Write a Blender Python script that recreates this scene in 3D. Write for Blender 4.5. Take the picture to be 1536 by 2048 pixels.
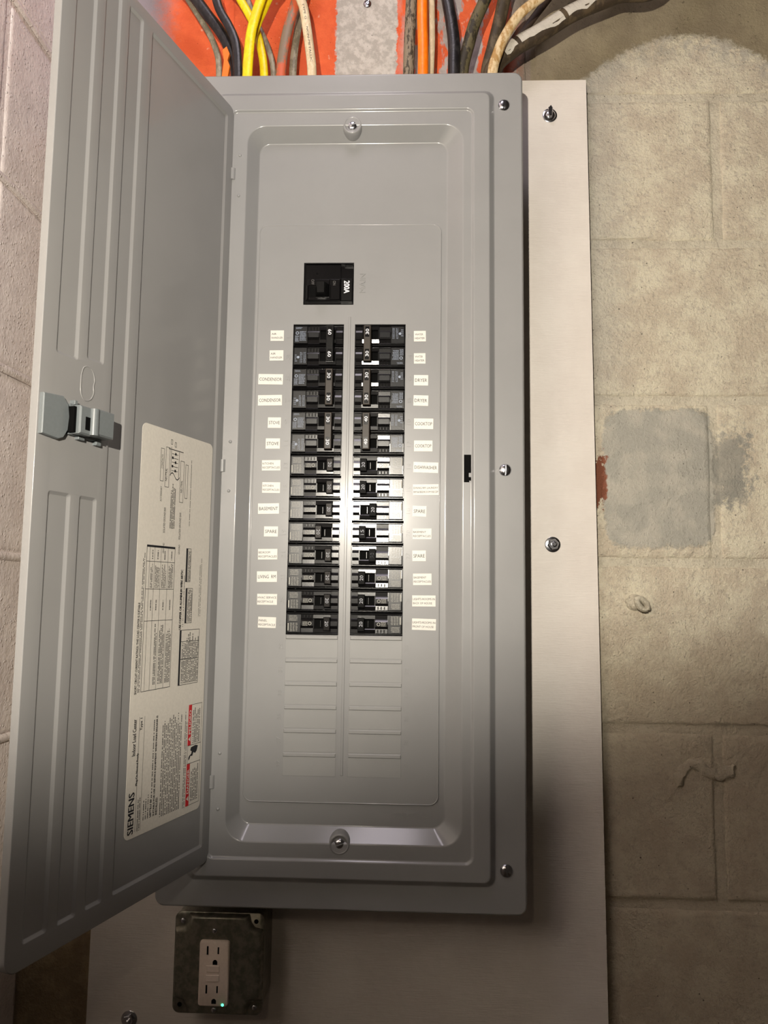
import bpy, bmesh, math, random
from mathutils import Matrix, Vector, noise
random.seed(7)
S = 0.0254            # the scene is laid out in inches, linked in metres
Z0 = 68.0             # height of the layout's zero line above the floor
sc = bpy.context.scene
COL = sc.collection
for o in list(bpy.data.objects): bpy.data.objects.remove(o)

# ------------------------------------------------------------------ camera
def camera_matrix():
    a, b, c = 0.0378418, 0.1031875, -0.0128795
    Rz = Matrix.Rotation(a, 3, 'Z'); Rx = Matrix.Rotation(b, 3, 'X'); Ry = Matrix.Rotation(c, 3, 'Y')
    R = Rz @ Rx @ Ry
    m = Matrix((R.col[0], R.col[2], -R.col[1])).transposed().to_4x4()
    m.translation = Vector((5.521 * S, -33.934 * S, (-12.082 + Z0) * S))
    return m
cd = bpy.data.cameras.new('camera'); cam = bpy.data.objects.new('camera', cd); COL.objects.link(cam)
cam.matrix_world = camera_matrix()
cd.sensor_fit = 'VERTICAL'; cd.sensor_height = 24.0; cd.lens = 24.0 * 1540.0 / 2048.0
cd.clip_start = 0.01; cd.clip_end = 50
sc.camera = cam

# ------------------------------------------------------------------ world, lights, exposure
w = bpy.data.worlds.new('world'); sc.world = w; w.use_nodes = True
w.node_tree.nodes['Background'].inputs[0].default_value = (1.0, 0.80, 0.62, 1)
w.node_tree.nodes['Background'].inputs[1].default_value = 0.020
def lamp(name, kind, loc, power, color, **kw):
    l = bpy.data.lights.new(name, kind); l.energy = power; l.color = color
    for k, v in kw.items(): setattr(l, k, v)
    o = bpy.data.objects.new(name, l); COL.objects.link(o)
    o.location = Vector((loc[0] * S, loc[1] * S, (loc[2] + Z0) * S)); o['kind'] = 'helper'
    return o
def aim(o, d): o.rotation_euler = Vector(d).to_track_quat('-Z', 'Y').to_euler()
HL = (1.3, -40.2, -4.4)                         # the lamp above and behind whoever takes the picture
hl = lamp('key_lamp_half_beam', 'SPOT', HL, 39.0, (1.0, 0.925, 0.80), spot_size=math.radians(180), spot_blend=0.20, shadow_soft_size=0.008)
aim(hl, (-0.265, 0.432, 0.861))  # the half-cone's edge stands in for the shadow of an unseen blocker
sp = lamp('key_lamp_fill', 'POINT', HL, 0.85, (1.0, 0.80, 0.58), shadow_soft_size=0.012)  # weak all-round fill added at the same spot, lifts the area below the beam
cl = lamp('upper_fill', 'AREA', (1, -20, 37), 3.0, (1.0, 0.90, 0.98), size=0.3)  # added fill, brightens the left wall and the top of the panel
aim(cl, (-0.75, 0.6, -0.5))
vs = sc.view_settings
vs.view_transform = 'Standard'; vs.look = 'None'; vs.gamma = 1.0; vs.use_curve_mapping = False
vs.exposure = 0.30

# ------------------------------------------------------------------ material helpers
def srgb(r, g, b):
    f = lambda c: (c / 255) / 12.92 if c / 255 <= 0.04045 else ((c / 255 + 0.055) / 1.055) ** 2.4
    return (f(r), f(g), f(b), 1)
class NT:
    def __init__(s, name):
        s.m = bpy.data.materials.new(name); s.m.use_nodes = True; s.t = s.m.node_tree
        s.b = s.t.nodes['Principled BSDF']; s.geo = None
    def n(s, kind, **kw):
        x = s.t.nodes.new(kind)
        for k, v in kw.items(): setattr(x, k, v)
        return x
    def l(s, a, b): s.t.links.new(a, b)
    def pos(s):
        if not s.geo:
            g = s.n('ShaderNodeNewGeometry'); v = s.n('ShaderNodeVectorMath', operation='SCALE'); v.inputs['Scale'].default_value = 1 / S
            s.l(g.outputs['Position'], v.inputs[0])
            u = s.n('ShaderNodeVectorMath', operation='SUBTRACT'); u.inputs[1].default_value = (0, 0, Z0)
            s.l(v.outputs[0], u.inputs[0]); s.geo = u.outputs[0]
        return s.geo
    def noise(s, scale, detail=3, rough=0.5, stretch=None, dist=0.0):
        x = s.n('ShaderNodeTexNoise'); x.inputs['Scale'].default_value = scale; x.inputs['Detail'].default_value = detail
        x.inputs['Roughness'].default_value = rough; x.inputs['Distortion'].default_value = dist
        src = s.pos()
        if stretch:
            v = s.n('ShaderNodeVectorMath', operation='MULTIPLY'); v.inputs[1].default_value = stretch; s.l(src, v.inputs[0]); src = v.outputs[0]
        s.l(src, x.inputs['Vector']); return x.outputs[0]
    def ramp(s, f, lo, hi):
        x = s.n('ShaderNodeMapRange'); x.inputs[1].default_value = lo; x.inputs[2].default_value = hi
        x.interpolation_type = 'SMOOTHSTEP'; s.l(f, x.inputs[0]); return x.outputs[0]
    def math(s, op, a, b=None, c=None):
        x = s.n('ShaderNodeMath', operation=op)
        for i, v in enumerate((a, b, c)):
            if v is None: continue
            if isinstance(v, (int, float)): x.inputs[i].default_value = v
            else: s.l(v, x.inputs[i])
        return x.outputs[0]
    def mix(s, f, a, b):
        x = s.n('ShaderNodeMix', data_type='RGBA')
        for i, v in ((0, f), (6, a), (7, b)):
            if isinstance(v, (int, float, tuple)): x.inputs[i].default_value = v
            else: s.l(v, x.inputs[i])
        return x.outputs[2]
    def bump(s, h, dist, strength=1.0, prev=None):
        x = s.n('ShaderNodeBump'); x.inputs['Strength'].default_value = strength; x.inputs['Distance'].default_value = dist * S
        s.l(h, x.inputs['Height'])
        if prev is not None: s.l(prev, x.inputs['Normal'])
        return x.outputs[0]
    def xyz(s):
        x = s.n('ShaderNodeSeparateXYZ'); s.l(s.pos(), x.inputs[0]); return x.outputs
    def set(s, **kw):
        for k, v in kw.items():
            i = s.b.inputs[k.replace('_', ' ')]
            if isinstance(v, (int, float, tuple)): i.default_value = v
            else: s.l(v, i)
        return s.m
def plain(name, col, rough=0.5, metal=0.0, bump=None, emit=None, spec=0.5, coat=0.0):
    t = NT(name)
    nz = t.noise(9, 3)
    c = t.mix(t.ramp(nz, 0.3, 0.7), tuple(x * 0.94 for x in col[:3]) + (1,), col)
    t.set(Base_Color=c, Roughness=rough, Metallic=metal, Specular_IOR_Level=spec, Coat_Weight=coat)
    if bump: t.set(Normal=t.bump(t.noise(bump[0], 2), bump[1], 0.5))
    if emit: t.set(Emission_Color=col, Emission_Strength=emit)
    return t.m

# painted sheet steel
def steel_paint(name, col, rough):
    t = NT(name)
    c = t.mix(t.ramp(t.noise(0.35, 2), 0.35, 0.65), tuple(x * 0.965 for x in col[:3]) + (1,), col)
    n1 = t.bump(t.noise(55, 2), 0.0011, 0.6)
    n2 = t.bump(t.noise(0.35, 1), 0.05, 0.5, n1)
    return t.set(Base_Color=c, Roughness=rough + 0.06, Specular_IOR_Level=0.4, Normal=n2, Coat_Weight=0.45, Coat_Roughness=0.13)
M = {}
M['paint'] = steel_paint('grey_enamel', srgb(143, 143, 143), 0.30)
M['door_paint'] = steel_paint('grey_enamel_door', srgb(144, 143, 142), 0.34)
M['blank'] = steel_paint('grey_enamel_blank', srgb(148, 148, 147), 0.32)
M['black'] = plain('black_phenolic', srgb(15, 14, 15), 0.20, bump=(14, 0.0012), spec=0.5)
M['black2'] = plain('black_phenolic_satin', srgb(15, 15, 15), 0.26, bump=(14, 0.0012), spec=0.45)
M['plate'] = plain('charcoal_printed_plate', srgb(30, 31, 33), 0.27, bump=(14, 0.0012), spec=0.5)
M['tie'] = plain('dark_bronze_handle', srgb(50, 43, 36), 0.48, spec=0.4)
M['void'] = plain('cavity_black', srgb(6, 6, 6), 0.8, spec=0.1)
M['zinc'] = plain('zinc_screw', srgb(200, 200, 205), 0.22, 1.0)
M['galv'] = NT('galvanised_steel')
t = M['galv']; f = t.noise(3.2, 4, 0.6)
M['galv'] = t.set(Base_Color=t.mix(t.ramp(f, 0.35, 0.65), srgb(112, 110, 98), srgb(140, 136, 122)), Metallic=0.6, Roughness=0.32, Normal=t.bump(t.noise(20, 2), 0.003, 0.5))
M['tape'] = plain('white_label_tape', srgb(222, 219, 212), 0.45)
M['sticker'] = plain('white_printed_sticker', srgb(222, 216, 205), 0.5)
M['ink'] = plain('black_ink', srgb(24, 24, 30), 0.6)
M['ink2'] = plain('grey_ink', srgb(86, 84, 82), 0.6)
M['red'] = plain('red_ink', srgb(205, 24, 34), 0.5)
M['white_ink'] = plain('white_ink', srgb(225, 226, 232), 0.5)
M['pale_ink'] = plain('pale_blue_ink', srgb(140, 150, 168), 0.5)
M['dim_ink'] = plain('dim_white_ink', srgb(158, 156, 148), 0.5)
M['latch'] = plain('blue_grey_plastic', srgb(114, 120, 122), 0.33)
M['outlet'] = plain('white_outlet_plastic', srgb(238, 222, 208), 0.35)
M['led'] = plain('green_led', (0.1, 1.0, 0.45, 1), 0.4, emit=2.2)
t = NT('white_painted_plywood')
g = t.noise(3.0, 5, 0.62, (0.55, 1, 9.0))
n1 = t.bump(g, 0.022, 0.7); n2 = t.bump(t.noise(1.2, 3), 0.06, 0.5, n1)
M['board'] = t.set(Base_Color=t.mix(t.ramp(t.noise(0.5, 4), 0.35, 0.7), srgb(218, 210, 202), srgb(223, 216, 208)), Roughness=0.42, Normal=n2)

# ------------------------------------------------------------------ masonry paint (back wall): paint patches lie where they were brushed
def masonry(name, mortar=False):
    t = NT(name); X, Y, Z = t.xyz()
    wob = t.math('MULTIPLY', t.math('SUBTRACT', t.noise(0.9, 5, 0.6), 0.5), 1.6)
    wob2 = t.math('MULTIPLY', t.math('SUBTRACT', t.noise(2.6, 6, 0.75), 0.5), 3.6)
    def band(v, lo, hi, soft, wb=wob):
        v = t.math('ADD', v, wb)
        return t.math('MULTIPLY', t.ramp(v, lo - soft, lo + soft), t.math('SUBTRACT', 1.0, t.ramp(v, hi - soft, hi + soft)))
    cream = t.mix(t.ramp(t.noise(0.7, 6, 0.7), 0.38, 0.62), srgb(226, 212, 188), srgb(249, 240, 214))
    if mortar: cream = t.mix(t.ramp(t.noise(0.9, 5, 0.7), 0.35, 0.6), srgb(216, 206, 184), srgb(236, 227, 204))
    cream = t.mix(t.math('MULTIPLY', t.ramp(t.noise(4.5, 5, 0.8), 0.52, 0.62), 0.5), cream, srgb(190, 177, 158))
    cream = t.mix(t.math('MULTIPLY', t.ramp(t.noise(11, 4, 0.7), 0.50, 0.66), 0.55), cream, srgb(243, 236, 218))
    # cooler grey scuff along the board's edge and in blotches
    edge = t.math('SUBTRACT', 1.0, t.ramp(t.math('ADD', X, t.math('MULTIPLY', wob2, 0.8)), 14.4, 17.4))
    cream = t.mix(t.math('MULTIPLY', edge, t.math('MULTIPLY', t.ramp(Z, -6.0, 0.0), 0.5)), cream, srgb(184, 180, 173))
    # lower part of the wall: browner
    c = t.mix(t.math('MULTIPLY', t.math('SUBTRACT', 1.0, t.ramp(t.math('ADD', Z, wob2), -16.5, -12.5)), 0.5), cream, srgb(184, 166, 136))
    # pitted dark specks
    vo = t.n('ShaderNodeTexVoronoi'); vo.inputs['Scale'].default_value = 1.9; t.l(t.pos(), vo.inputs['Vector'])
    pit = t.math('SUBTRACT', 1.0, t.ramp(t.math('ADD', vo.outputs['Distance'], t.math('MULTIPLY', t.noise(1.0, 2), 0.11)), 0.085, 0.125))
    c = t.mix(t.math('MULTIPLY', pit, 0.75), c, srgb(70, 60, 48))
    # bare grey patch of glossy filler, right of the board
    sx = t.math('POWER', t.math('ABSOLUTE', t.math('DIVIDE', t.math('SUBTRACT', X, 17.55), 2.72)), 7)
    sz = t.math('POWER', t.math('ABSOLUTE', t.math('DIVIDE', t.math('ADD', Z, 6.35), 3.45)), 6)
    gp = t.math('SUBTRACT', 1.0, t.ramp(t.math('ADD', t.math('ADD', sx, sz), t.math('MULTIPLY', wob2, 0.45)), 0.75, 1.15))
    gp2 = t.math('MULTIPLY', band(X, 20.1, 21.9, 0.3, wob2), band(Z, -7.6, -4.2, 0.4, wob2))
    filler = t.mix(t.ramp(t.noise(0.8, 3), 0.4, 0.62), srgb(170, 167, 156), srgb(186, 181, 168))
    c = t.mix(gp2, c, filler); c = t.mix(gp, c, filler)
    # orange specks at the filler's left edge
    o2 = t.math('MULTIPLY', band(X, 13.0, 14.95, 0.05, t.math('MULTIPLY', wob, 0.6)), band(Z, -7.7, -5.4, 0.1, wob2))
    c = t.mix(o2, c, srgb(140, 84, 60))
    # upper wall: olive brown coat with an arched brush edge
    xc = t.math('SUBTRACT', X, 19.5)
    arc = t.math('SUBTRACT', 16.75, t.math('MULTIPLY', t.math('MULTIPLY', xc, xc), 0.085))
    up = t.math('SUBTRACT', t.math('ADD', Z, t.math('MULTIPLY', wob2, 0.35)), arc)
    olive = t.mix(t.ramp(t.noise(0.5, 5, 0.6), 0.35, 0.65), srgb(132, 120, 97), srgb(150, 138, 112))
    olive = t.mix(t.math('MULTIPLY', t.ramp(t.noise(6, 3, 0.7), 0.60, 0.70), t.math('MULTIPLY', t.ramp(t.noise(0.45, 1), 0.45, 0.6), 0.7)), olive, srgb(58, 50, 30))
    m_up = t.math('MULTIPLY', t.ramp(up, -0.12, 0.35), t.ramp(Z, 13.6, 14.3))
    # grey brushed haze just below the arch
    haze = t.math('MULTIPLY', t.ramp(up, -1.7, -0.2), t.ramp(t.noise(1.6, 5, 0.75), 0.36, 0.62))
    c = t.mix(t.math('MULTIPLY', t.math('MULTIPLY', haze, t.ramp(Z, 12.0, 14.0)), 0.6), c, srgb(184, 180, 170))
    c = t.mix(m_up, c, olive)
    # orange sealer with a grey mortar skim over it
    rag = t.math('ADD', X, t.math('MULTIPLY', wob2, 0.22))
    oz = t.ramp(Z, 10.0, 12.0)
    mixzone = t.ramp(t.noise(0.8, 4, 0.6, (1.5, 1, 0.5)), 0.47, 0.53)
    orange = t.mix(t.ramp(t.noise(1.0, 4, 0.6), 0.35, 0.7), srgb(222, 92, 46), srgb(236, 106, 56))
    orange = t.mix(t.math('MULTIPLY', t.ramp(t.noise(2.6, 4), 0.66, 0.72), 0.7), orange, srgb(236, 170, 140))
    purple = t.mix(t.ramp(t.noise(1.3, 4), 0.4, 0.6), srgb(170, 160, 155), srgb(188, 178, 174))
    right = t.mix(mixzone, purple, orange)
    tail = t.math('MULTIPLY', t.math('SUBTRACT', 1.0, t.ramp(rag, 9.6, 11.3)), 1.0)
    c2 = t.mix(t.ramp(rag, 4.2, 5.4), orange, right)
    c2 = t.mix(t.math('SUBTRACT', 1.0, tail), c2, srgb(140, 126, 112))
    inzone = t.math('MULTIPLY', oz, t.math('SUBTRACT', 1.0, t.ramp(X, 11.40, 11.5)))
    c = t.mix(inzone, c, c2)
    skim = t.math('MULTIPLY', band(X, 1.22, 4.45, 0.05, t.math('MULTIPLY', wob2, 0.18)), oz)
    c = t.mix(skim, c, t.mix(t.ramp(t.noise(2.4, 5, 0.7), 0.4, 0.62), srgb(176, 170, 162), srgb(204, 198, 190)))
    lft = t.math('MULTIPLY', t.math('SUBTRACT', 1.0, t.ramp(t.math('ADD', X, t.math('MULTIPLY', wob2, 0.5)), -8.9, -7.0)), oz)
    c = t.mix(lft, c, srgb(150, 140, 146))
    # ochre stain on the strip left of the board
    lo = t.math('MULTIPLY', t.math('SUBTRACT', 1.0, t.ramp(X, -9.6, -9.0)), t.math('SUBTRACT', 1.0, oz))
    c = t.mix(t.math('MULTIPLY', lo, 0.75), c, t.mix(t.ramp(t.noise(1.1, 5, 0.7), 0.4, 0.6), srgb(122, 94, 52), srgb(150, 124, 82)))
    rough = t.math('SUBTRACT', 0.72, t.math('MULTIPLY', t.math('ADD', gp, t.math('MULTIPLY', gp2, 0.6)), 0.50))
    smooth = t.math('SUBTRACT', 1.0, t.math('MULTIPLY', t.math('ADD', m_up, gp), 0.6))
    h = t.math('MULTIPLY', t.math('SUBTRACT', t.noise(7.0, 5, 0.75), 0.5), smooth)
    b1 = t.bump(h, 0.16, 1.0)
    b2 = t.bump(t.math('MULTIPLY', t.math('SUBTRACT', t.noise(2.2, 3, 0.6), 0.5), smooth), 0.12, 0.8, b1)
    b3 = t.bump(t.math('SUBTRACT', 1.0, pit), 0.07, 0.9, b2)
    b4 = t.bump(t.math('MULTIPLY', t.math('ADD', t.math('MULTIPLY', t.noise(1.3, 3, 0.5, (1.4, 1, 0.7), 2.0), 1.0), t.math('MULTIPLY', t.ramp(t.noise(7, 3, 0.6), 0.55, 0.75), 0.2)), gp), 0.05, 0.7, b3)
    return t.set(Base_Color=c, Roughness=rough, Specular_IOR_Level=0.5, Normal=b4)
M['block'] = masonry('painted_concrete_block')
M['mortar'] = masonry('painted_mortar', True)
t = NT('glossy_painted_block')
c = t.mix(t.ramp(t.noise(0.8, 5, 0.7), 0.35, 0.65), srgb(222, 211, 206), srgb(236, 226, 220))
vo = t.n('ShaderNodeTexVoronoi'); vo.inputs['Scale'].default_value = 5.2; t.l(t.pos(), vo.inputs['Vector'])
drop = t.math('MULTIPLY', t.math('SUBTRACT', 1.0, t.ramp(t.math('ADD', vo.outputs['Distance'], t.math('MULTIPLY', t.noise(5, 2), 0.25)), 0.22, 0.48)), t.ramp(t.noise(1.7, 2), 0.42, 0.6))
b1 = t.bump(drop, 0.034, 1.0); b2 = t.bump(t.noise(5.5, 3), 0.05, 0.8, b1)
M['gloss_wall'] = t.set(Base_Color=c, Roughness=0.27, Specular_IOR_Level=0.7, Normal=b2)
M['floor'] = plain('concrete_floor', srgb(110, 102, 92), 0.8, bump=(1.5, 0.05))

def sheath(name, a, b, rough=0.45, scale=4, lo=0.45, hi=0.58, st=(1, 1, 0.5)):
    t = NT(name)
    c = t.mix(t.ramp(t.noise(scale, 5, 0.7, st), lo, hi), a, b)
    return t.set(Base_Color=c, Roughness=rough, Normal=t.bump(t.noise(9, 4, 0.6), 0.02, 0.5))

# ------------------------------------------------------------------ mesh helpers
class MB:
    def __init__(s): s.v = []; s.f = []
    def add(s, vs, fs):
        o = len(s.v); s.v += [tuple(v) for v in vs]; s.f += [tuple(i + o for i in f) for f in fs]; return s
    def box(s, x0, x1, y0, y1, z0, z1, c=0.0):
        """box; y0 is the front (towards the viewer); c chamfers the front edges"""
        if c <= 0:
            v = [(x, y, z) for y in (y0, y1) for z in (z0, z1) for x in (x0, x1)]
            return s.add(v, [(0, 1, 3, 2), (4, 6, 7, 5), (0, 4, 5, 1), (2, 3, 7, 6), (0, 2, 6, 4), (1, 5, 7, 3)])
        r0 = [(x0 + c, y0, z0 + c), (x1 - c, y0, z0 + c), (x1 - c, y0, z1 - c), (x0 + c, y0, z1 - c)]
        r1 = [(x0, y0 + c, z0), (x1, y0 + c, z0), (x1, y0 + c, z1), (x0, y0 + c, z1)]
        r2 = [(x0, y1, z0), (x1, y1, z0), (x1, y1, z1), (x0, y1, z1)]
        return s.loft([r0, r1, r2], cap0=True, cap1=True)
    def loft(s, rings, cap0=False, cap1=False, closed=True):
        n = len(rings[0]); v = [p for r in rings for p in r]; f = []
        for i in range(len(rings) - 1):
            for j in range(n if closed else n - 1):
                k = (j + 1) % n
                f.append((i * n + j, (i + 1) * n + j, (i + 1) * n + k, i * n + k))
        if cap0: f.append(tuple(range(n)))
        if cap1: f.append(tuple(range((len(rings) - 1) * n + n - 1, (len(rings) - 1) * n - 1, -1)))
        return s.add(v, f)
    def prism(s, pts, y0, y1, c=0.0):
        """polygon pts (x,z) from y0 (front) to y1"""
        rings = []
        if c:
            cx = sum(p[0] for p in pts) / len(pts); cz = sum(p[1] for p in pts) / len(pts)
            mx = max(abs(p[0] - cx) for p in pts); mz = max(abs(p[1] - cz) for p in pts)
            rings.append([(cx + (x - cx) * (1 - c / mx), y0, cz + (z - cz) * (1 - c / mz)) for x, z in pts]); y0 += c
        rings += [[(x, y0, z) for x, z in pts], [(x, y1, z) for x, z in pts]]
        return s.loft(rings, True, True)
    def disc(s, cx, cz, prof, n=24):
        """lathe about the y axis: prof = [(r, y), ...] from the front centre outwards"""
        rings = [[(cx + max(r, 1e-4) * math.cos(2 * math.pi * k / n), y, cz + max(r, 1e-4) * math.sin(2 * math.pi * k / n)) for k in range(n)] for r, y in prof]
        return s.loft(rings, True, True)
    def tube(s, pts, rx, ry=None, n=12, up=(0, 1, 0)):
        ry = ry or rx; rings = []
        P = [Vector(p) for p in pts]
        for i, p in enumerate(P):
            d = (P[min(i + 1, len(P) - 1)] - P[max(i - 1, 0)]).normalized()
            u = d.cross(Vector(up))
            u = u.normalized() if u.length > 1e-4 else Vector((1, 0, 0))
            w_ = u.cross(d).normalized()
            rings.append([tuple(p + u * rx * math.cos(2 * math.pi * k / n) + w_ * ry * math.sin(2 * math.pi * k / n)) for k in range(n)])
        return s.loft(rings, True, True)
    def mesh(s, name, f=None, smooth=None):
        me = bpy.data.meshes.new(name)
        vs = [f(*v) for v in s.v] if f else s.v
        me.from_pydata([(x * S, y * S, z * S) for x, y, z in vs], [], s.f)
        bm = bmesh.new(); bm.from_mesh(me)
        bmesh.ops.recalc_face_normals(bm, faces=bm.faces); bm.to_mesh(me); bm.free()
        if smooth:
            me.shade_smooth(); me.set_sharp_from_angle(angle=math.radians(smooth))
        return me
def link(name, me, mat, parent=None, loc=None):
    o = bpy.data.objects.new(name, me); COL.objects.link(o)
    if mat: me.materials.append(mat)
    if parent: o.parent = parent
    if loc: o.location = Vector(loc) * S
    return o
def obj(name, mb, mat, parent=None, loc=None, f=None, smooth=None, wn=False, label=None):
    o = link(name, mb.mesh(name, f, smooth), mat, parent, loc)
    if wn:
        m = o.modifiers.new('normals', 'WEIGHTED_NORMAL'); m.keep_sharp = True; m.weight = 90
    if label: o['label'] = label
    return o
def W3(x, y, z): return (x, y, z + Z0)
def thing(name, label, cat, loc, group=None):
    o = bpy.data.objects.new(name, None); COL.objects.link(o); o.empty_display_size = 0.02
    o.location = Vector(W3(*loc)) * S; tag(o, label, cat, group); return o
def tag(o, label, cat, group=None):
    o['label'] = label; o['category'] = cat
    if group: o['group'] = group
    return o
def copy_tree(o, parent=None):
    c = o.copy(); COL.objects.link(c); c.parent = parent
    for ch in list(o.children): copy_tree(ch, c)
    return c

_tc = {}
def text_geo(s, bold=0.0):
    """flat outline of a string: (verts, faces, x0, x1, y0, y1)"""
    if (s, bold) in _tc: return _tc[(s, bold)]
    cu = bpy.data.curves.new('t', 'FONT'); cu.body = s; cu.size = 1; cu.resolution_u = 2
    cu.space_line = 1.25
    o = bpy.data.objects.new('t', cu); me = bpy.data.meshes.new_from_object(o)
    v = [(p.co.x, p.co.y) for p in me.vertices]; f = [tuple(p.vertices) for p in me.polygons]
    bpy.data.objects.remove(o); bpy.data.curves.remove(cu); bpy.data.meshes.remove(me)
    r = (v, f, min(p[0] for p in v), max(p[0] for p in v), min(p[1] for p in v), max(p[1] for p in v))
    _tc[(s, bold)] = r; return r
def text_in(mb, s, x0, x1, z0, z1, fn, bold=0.0):
    """fit string s in the box x0..x1, z0..z1 of a text frame; fn maps (tx, tz) to 3-D"""
    v, f, a, b, c, d = text_geo(s)
    k = bold * (z1 - z0) * 1.6
    p0, pu, pv = (Vector(fn(*q)) for q in ((x0, z0), (x1, z0), (x0, z1)))
    nn = (pu - p0).cross(pv - p0); nn = nn.normalized() if nn.length > 1e-9 else Vector((0, -1, 0))
    if nn.dot(Vector((0.3, -1, 0))) < 0: nn = -nn
    for i, (ox, oz) in enumerate(((-k, -k / 2), (k, -k / 2), (-k, k / 2), (k, k / 2)) if bold > 0.005 else ((0, 0),)):
        mb.add([tuple(Vector(fn(x0 + ox + (x - a) / (b - a) * (x1 - x0), z0 + oz + (y - c) / (d - c) * (z1 - z0))) + nn * 0.0015 * i) for x, y in v], f)
def quad(mb, x0, x1, z0, z1, fn):
    mb.add([fn(x0, z0), fn(x1, z0), fn(x1, z1), fn(x0, z1)], [(0, 1, 2, 3)])
def fineprint(mb, x0, x1, z0, z1, pitch, fn, h=0.5, cap=0.09, fill=0.86, ragged=0.0):
    """rows of word-like dashes, for print too small to read"""
    z = z1 - pitch
    while z >= z0 - 1e-6:
        x = x0; end = x1 - random.random() * ragged
        while x < end:
            wl = min(end - x, random.uniform(0.15, 0.6) * cap)
            quad(mb, x, x + wl, z, z + pitch * h, fn); x += wl + (cap * 0.45 if random.random() < 0.25 else 0.010)
        z -= pitch
def rrect(x0, x1, z0, z1, r, y, n=8):
    p = []
    for cx, cz, a0 in ((x1 - r, z1 - r, 0), (x0 + r, z1 - r, 90), (x0 + r, z0 + r, 180), (x1 - r, z0 + r, 270)):
        for k in range(n + 1):
            a = math.radians(a0 + 90 * k / n); p.append((cx + r * math.cos(a), y, cz + r * math.sin(a)))
    return p
def scurve(A, yA, B, yB, n=6):
    """rings from rounded rect A to B (x0,x1,z0,z1,r) with an S-shaped depth profile"""
    out = []
    for i in range(n + 1):
        t_ = i / n; q = [a + (b - a) * t_ for a, b in zip(A, B)]
        out.append(rrect(*q, yA + (yB - yA) * (t_ * t_ * (3 - 2 * t_))))
    return out
def fillet(A, yA, B, yB, rf, n=5):
    """rings from rect A to B with rounded bends of radius rf at both ends of a straight slope"""
    run = 0.5 * ((B[0] - A[0]) + (A[1] - B[1])); dy = yB - yA; L_ = math.hypot(run, dy); al = math.atan2(abs(dy), run); sg = 1 if dy > 0 else -1
    tn = rf * math.tan(al / 2); prof = []
    for i in range(n + 1):
        q = al * i / n; prof.append((-tn + rf * math.sin(q), rf * (1 - math.cos(q))))
    for i in range(n, -1, -1):
        q = al * i / n; prof.append((run + tn - rf * math.sin(q), abs(dy) - rf * (1 - math.cos(q))))
    out = []
    for r_, d_ in prof:
        t_ = r_ / run; q = [a + (b - a) * t_ for a, b in zip(A, B)]; q[4] = max(0.03, q[4])
        out.append(rrect(*q, yA + sg * d_))
    return out
def plate(outer, holes, y, back):
    """flat sheet with holes; outer and holes are point loops (x,z); walls run from y to back"""
    bm = bmesh.new(); edges = []
    for lp in [outer] + holes:
        vs_ = [bm.verts.new((x, y, z)) for x, z in lp]
        edges += [bm.edges.new((vs_[i], vs_[(i + 1) % len(vs_)])) for i in range(len(vs_))]
    bmesh.ops.triangle_fill(bm, edges=edges, use_beauty=True, normal=(0, -1, 0))
    mb = MB(); bm.verts.index_update()
    mb.add([tuple(v.co) for v in bm.verts], [tuple(v.index for v in f.verts) for f in bm.faces]); bm.free()
    for lp in [outer] + holes:
        mb.loft([[(x, y, z) for x, z in lp], [(x, back, z) for x, z in lp]])
    return mb
def rect(x0, x1, z0, z1): return [(x0, z0), (x1, z0), (x1, z1), (x0, z1)]
def smooth_path(p, n=6):
    out = []
    q = [Vector(a) for a in p]; q = [q[0] * 2 - q[1]] + q + [q[-1] * 2 - q[-2]]
    for i in range(1, len(q) - 2):
        for k in range(n):
            t_ = k / n
            out.append(0.5 * ((2 * q[i]) + (q[i + 1] - q[i - 1]) * t_ + (2 * q[i - 1] - 5 * q[i] + 4 * q[i + 1] - q[i + 2]) * t_ ** 2 + (3 * q[i] - q[i - 1] - 3 * q[i + 1] + q[i + 2]) * t_ ** 3))
    out.append(q[-2]); return out

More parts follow.
